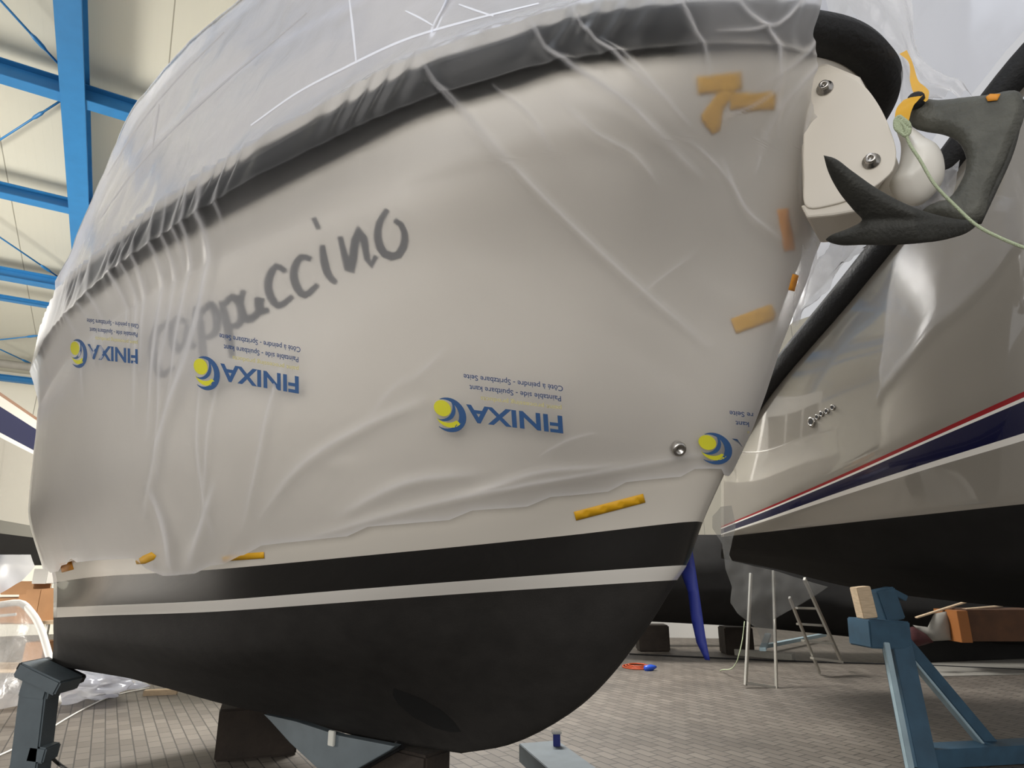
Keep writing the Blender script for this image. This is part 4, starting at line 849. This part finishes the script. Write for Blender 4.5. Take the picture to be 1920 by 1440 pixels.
capt = [[i*np_, (i+1)*np_, base+(i+1)*np_, base+i*np_] for i in range(29)]; capb = [[i*np_+np_-1, (i+1)*np_+np_-1, base+(i+1)*np_+np_-1, base+i*np_+np_-1] for i in range(29)]
b3 = empty('motor_yacht', P3[0]*np.array([1, 1, 0]), 'white boat with broad navy band at the left frame edge', 'boat')
mesh('hull', V, fq + fq2 + capt + capb, [M[q] for q in k3m], b3, m3 + m3 + [1]*29 + [6]*29, smooth=False)
# shiny rub under: blue tarp band
# cardboard boxes, covered rack
def boxstack(px_, py_, wpx, hpx, d, lab, rz=.2, m='card', name='cardboard_box'):
    w_ = wpx/F*d*.93; h_ = hpx/F*d*1.0; c = at(px_, py_, d+.15); o = MB().box(c, (w_, .35, h_), Matrix.Rotation(rz, 3, 'Z'), .006)
    o = o.build(name, M[m]); tag(o, lab, 'box', 'cardboard boxes' if m == 'card' else None); return o
db = 8.6
rk = empty('storage_rack', (*at(40, 1250, db+.4)[:2], 0), 'low shelf rack holding cardboard boxes at far left behind the boat', 'rack')
zs = at(60, 1165, db)[2]
for zz in (zs, .25): MB().box((at(45, 1165, db+.3)[0], db+.35, zz-.02), (2.2, .6, .04), None, .004).build('shelf', M['wood2'], rk)
for xx in (-60, 60, 98): MB().bar((at(xx, 1165, db+.3)[0], db+.62, 0), (at(xx, 1165, db+.3)[0], db+.62, zs+1.0), .04, .04).build('upright', M['alu'], rk)
boxstack(18, 1143, 60, 42, db, 'cardboard box at the left end of the bright rack shelf')
boxstack(72, 1135, 44, 58, db, 'taller cardboard box beside the transom on the rack shelf', -.1)
boxstack(50, 1102, 60, 22, db, 'flat cardboard box lying on top of the two boxes', .05)
bx3 = boxstack(84, 1190, 34, 44, db, 'cardboard box on the lower shelf of the rack by the transom edge', .1); bx3.location.z = .255
boxstack(90, 1080, 26, 26, db, 'white box on top of the rack next to the transom', .1, 'white', 'white_box')
# plastic over a trestle, bright
dt_ = 7.4
fr = []
tr = empty('draped_trestle', (*at(30, 1330, dt_)[:2], 0), 'white tubular trestle draped in bright clear plastic at far left', 'trestle')
k = MB(); k.tube(spline([at(-60, 1140, dt_), at(0, 1134, dt_), at(35, 1130, dt_), at(60, 1150, dt_-.1), at(92, 1230, dt_-.3), at(108, 1320, dt_-.5)], 30), .035, 10); k.build('tube_frame', M['white'], tr, True)
MB().bar(at(-60, 1160, dt_), at(30, 1152, dt_), .03, .03).build('cross_rail', M['white'], tr)
pol = [(-60,1130),(0,1128),(34,1126),(62,1148),(92,1228),(100,1290),(90,1330),(40,1322),(0,1330),(-60,1336)]
pts, tris, _ = fill2d(pol, 7); V = np.array([at(x, y, dt_-.12-.25*(y-1130)/200) for x, y in pts]); nz = vnoise(V, 1.8, 3)*.06; V[:, 1] += nz; V[:, 2] = np.maximum(V[:, 2], .02)
mesh('plastic_cover', V, tris, M['film_clear'], tr)
# plastic drape beneath left boat
pol = [(-80,1040),(60,1040),(66,1062),(40,1090),(0,1112),(-80,1130)]
pts, tris, _ = fill2d(pol, 8); V = np.array([at(x, y, 6.6) for x, y in pts]); nz = vnoise(V, 1.2, 3)*.06; V[:, 1] += nz
tag(mesh('plastic_sheet', V, tris, M['film_top']), 'hazy plastic drape hanging under the navy-banded boat at left', 'plastic sheet')
# crumpled plastic bag on the floor behind prop
pg = on_floor(140, 1322); bm = bmesh.new(); bmesh.ops.create_icosphere(bm, subdivisions=4, radius=1)
V = np.array([v.co for v in bm.verts]); Fc = [[v.index for v in f.verts] for f in bm.faces]; bm.free(); nzb = vnoise(V, 2.2, 8); V = V*(1 + .45*nzb[:, None])*np.array([.55, .4, .18]); V[:, 2] -= V[:, 2].min(); V += np.array([pg[0], pg[1]+.1, 0])
tag(mesh('plastic_bag', V, Fc, M['film_top']), 'crumpled clear plastic heap on the pavers behind the grey prop', 'plastic bag')
pg = on_floor(205, 1304); k = MB().lathe((pg[0], pg[1], 0), (0, 0, 1), [(0, .07), (.1, .075), (.16, .07), (.17, .05)], 14); tag(k.build('paint_tin', mat('dark_red_tin', '3a1c18', .5), smooth=False), 'small dark red tin beside the plastic heap', 'tin')
k = MB(); k.tube(spline([on_floor(x, y, .01) for x, y in [(-20,1425),(60,1388),(120,1350),(160,1328),(230,1300),(280,1290)]], 30), .008, 6); tag(k.build('thin_cord', M['white'], smooth=True), 'thin white cord lying across the pavers at lower left', 'cord')
k = MB(); c = on_floor(270, 1299, .03); k.bar(c, c + np.array([.35, .1, 0]), .1, .06); tag(k.build('wood_offcut', M['wood2']), 'small pale wood offcut on the pavers under the hull at left', 'offcut')

# white cruiser behind the wrapped boat, seen mirrored in the yacht's glossy side
WB = Frame((-1.6, 10.6), (-.9, -.42)); WB.N = -WB.N if False else WB.N
wc = empty('white_cruiser', WB.w(0, 0, 0), 'white cruiser with railing, only seen mirrored in the glossy side of the yacht', 'boat')
secs = [(-3.2,.05,3.1),(-2.8,.5,3.0),(-2.0,1.0,2.85),(-.8,1.3,2.75),(.8,1.35,2.7),(2.6,1.2,2.65)]; V = []
for s_, b_, zt_ in secs:
    for (bf, zf) in [(0, .9), (.55, 1.1), (.85, 1.7), (1, zt_)]: V.append(WB.w(s_ + .5*(zt_-zf)/2*(s_ < -2), b_*bf, zf))
n4 = 4; m_ = len(secs); f_ = gridF(m_, n4); Vm = []
for s_, b_, zt_ in secs:
    for (bf, zf) in [(0, .9), (.55, 1.1), (.85, 1.7), (1, zt_)]: Vm.append(WB.w(s_ + .5*(zt_-zf)/2*(s_ < -2), -b_*bf, zf))
c_ = [[i*n4+3, (i+1)*n4+3, len(V)+(i+1)*n4+3, len(V)+i*n4+3] for i in range(m_-1)] + [[(m_-1)*n4+j, (m_-1)*n4+j+1, len(V)+(m_-1)*n4+j+1, len(V)+(m_-1)*n4+j] for j in range(3)]
mesh('hull', V + Vm, f_ + [[i+len(V) for i in f][::-1] for f in f_] + c_, M['white'], wc, smooth=False)
cab = [WB.w(s_, b_, z_) for s_, z_ in [(-1.6, 2.76), (2.2, 2.66), (2.1, 4.3), (-.6, 4.4)] for b_ in (-.95, .95)]
mesh('cabin', cab, [[0,2,4,6],[1,7,5,3],[0,1,3,2],[2,3,5,4],[4,5,7,6],[6,7,1,0]], M['white'], wc, smooth=False)
for s0_, s1_ in [(-.7, .2), (.35, 1.1), (1.25, 1.95)]:
    q = [WB.w(s0_, .965, 3.3), WB.w(s1_, .965, 3.3), WB.w(s1_, .965, 4.0), WB.w(s0_, .965, 4.0)]; q2 = [v + np.r_[WB.N, 0]*.02 for v in q]
    mesh('window', q + q2, [[3,2,1,0],[4,5,6,7],[0,1,5,4],[1,2,6,5],[2,3,7,6],[3,0,4,7]], M['dark'], wc, smooth=False)
k = MB(); rl = [WB.w(s_, b_*.95, z_+.55) for s_, b_, z_ in secs]; k.tube(spline(rl, 30), .02, 8)
for s_, b_, z_ in secs: k.tube([WB.w(s_, b_*.95, z_-.02), WB.w(s_, b_*.95, z_+.55)], .018, 8)
k.build('railing', M['alu'], wc, True)
for s_ in (-2, 1.5): MB().bar(WB.w(s_, 0, 0), WB.w(s_, 0, .95), .4, .4, (0, 1, 0)).build('keel_block', M['wood'], wc)
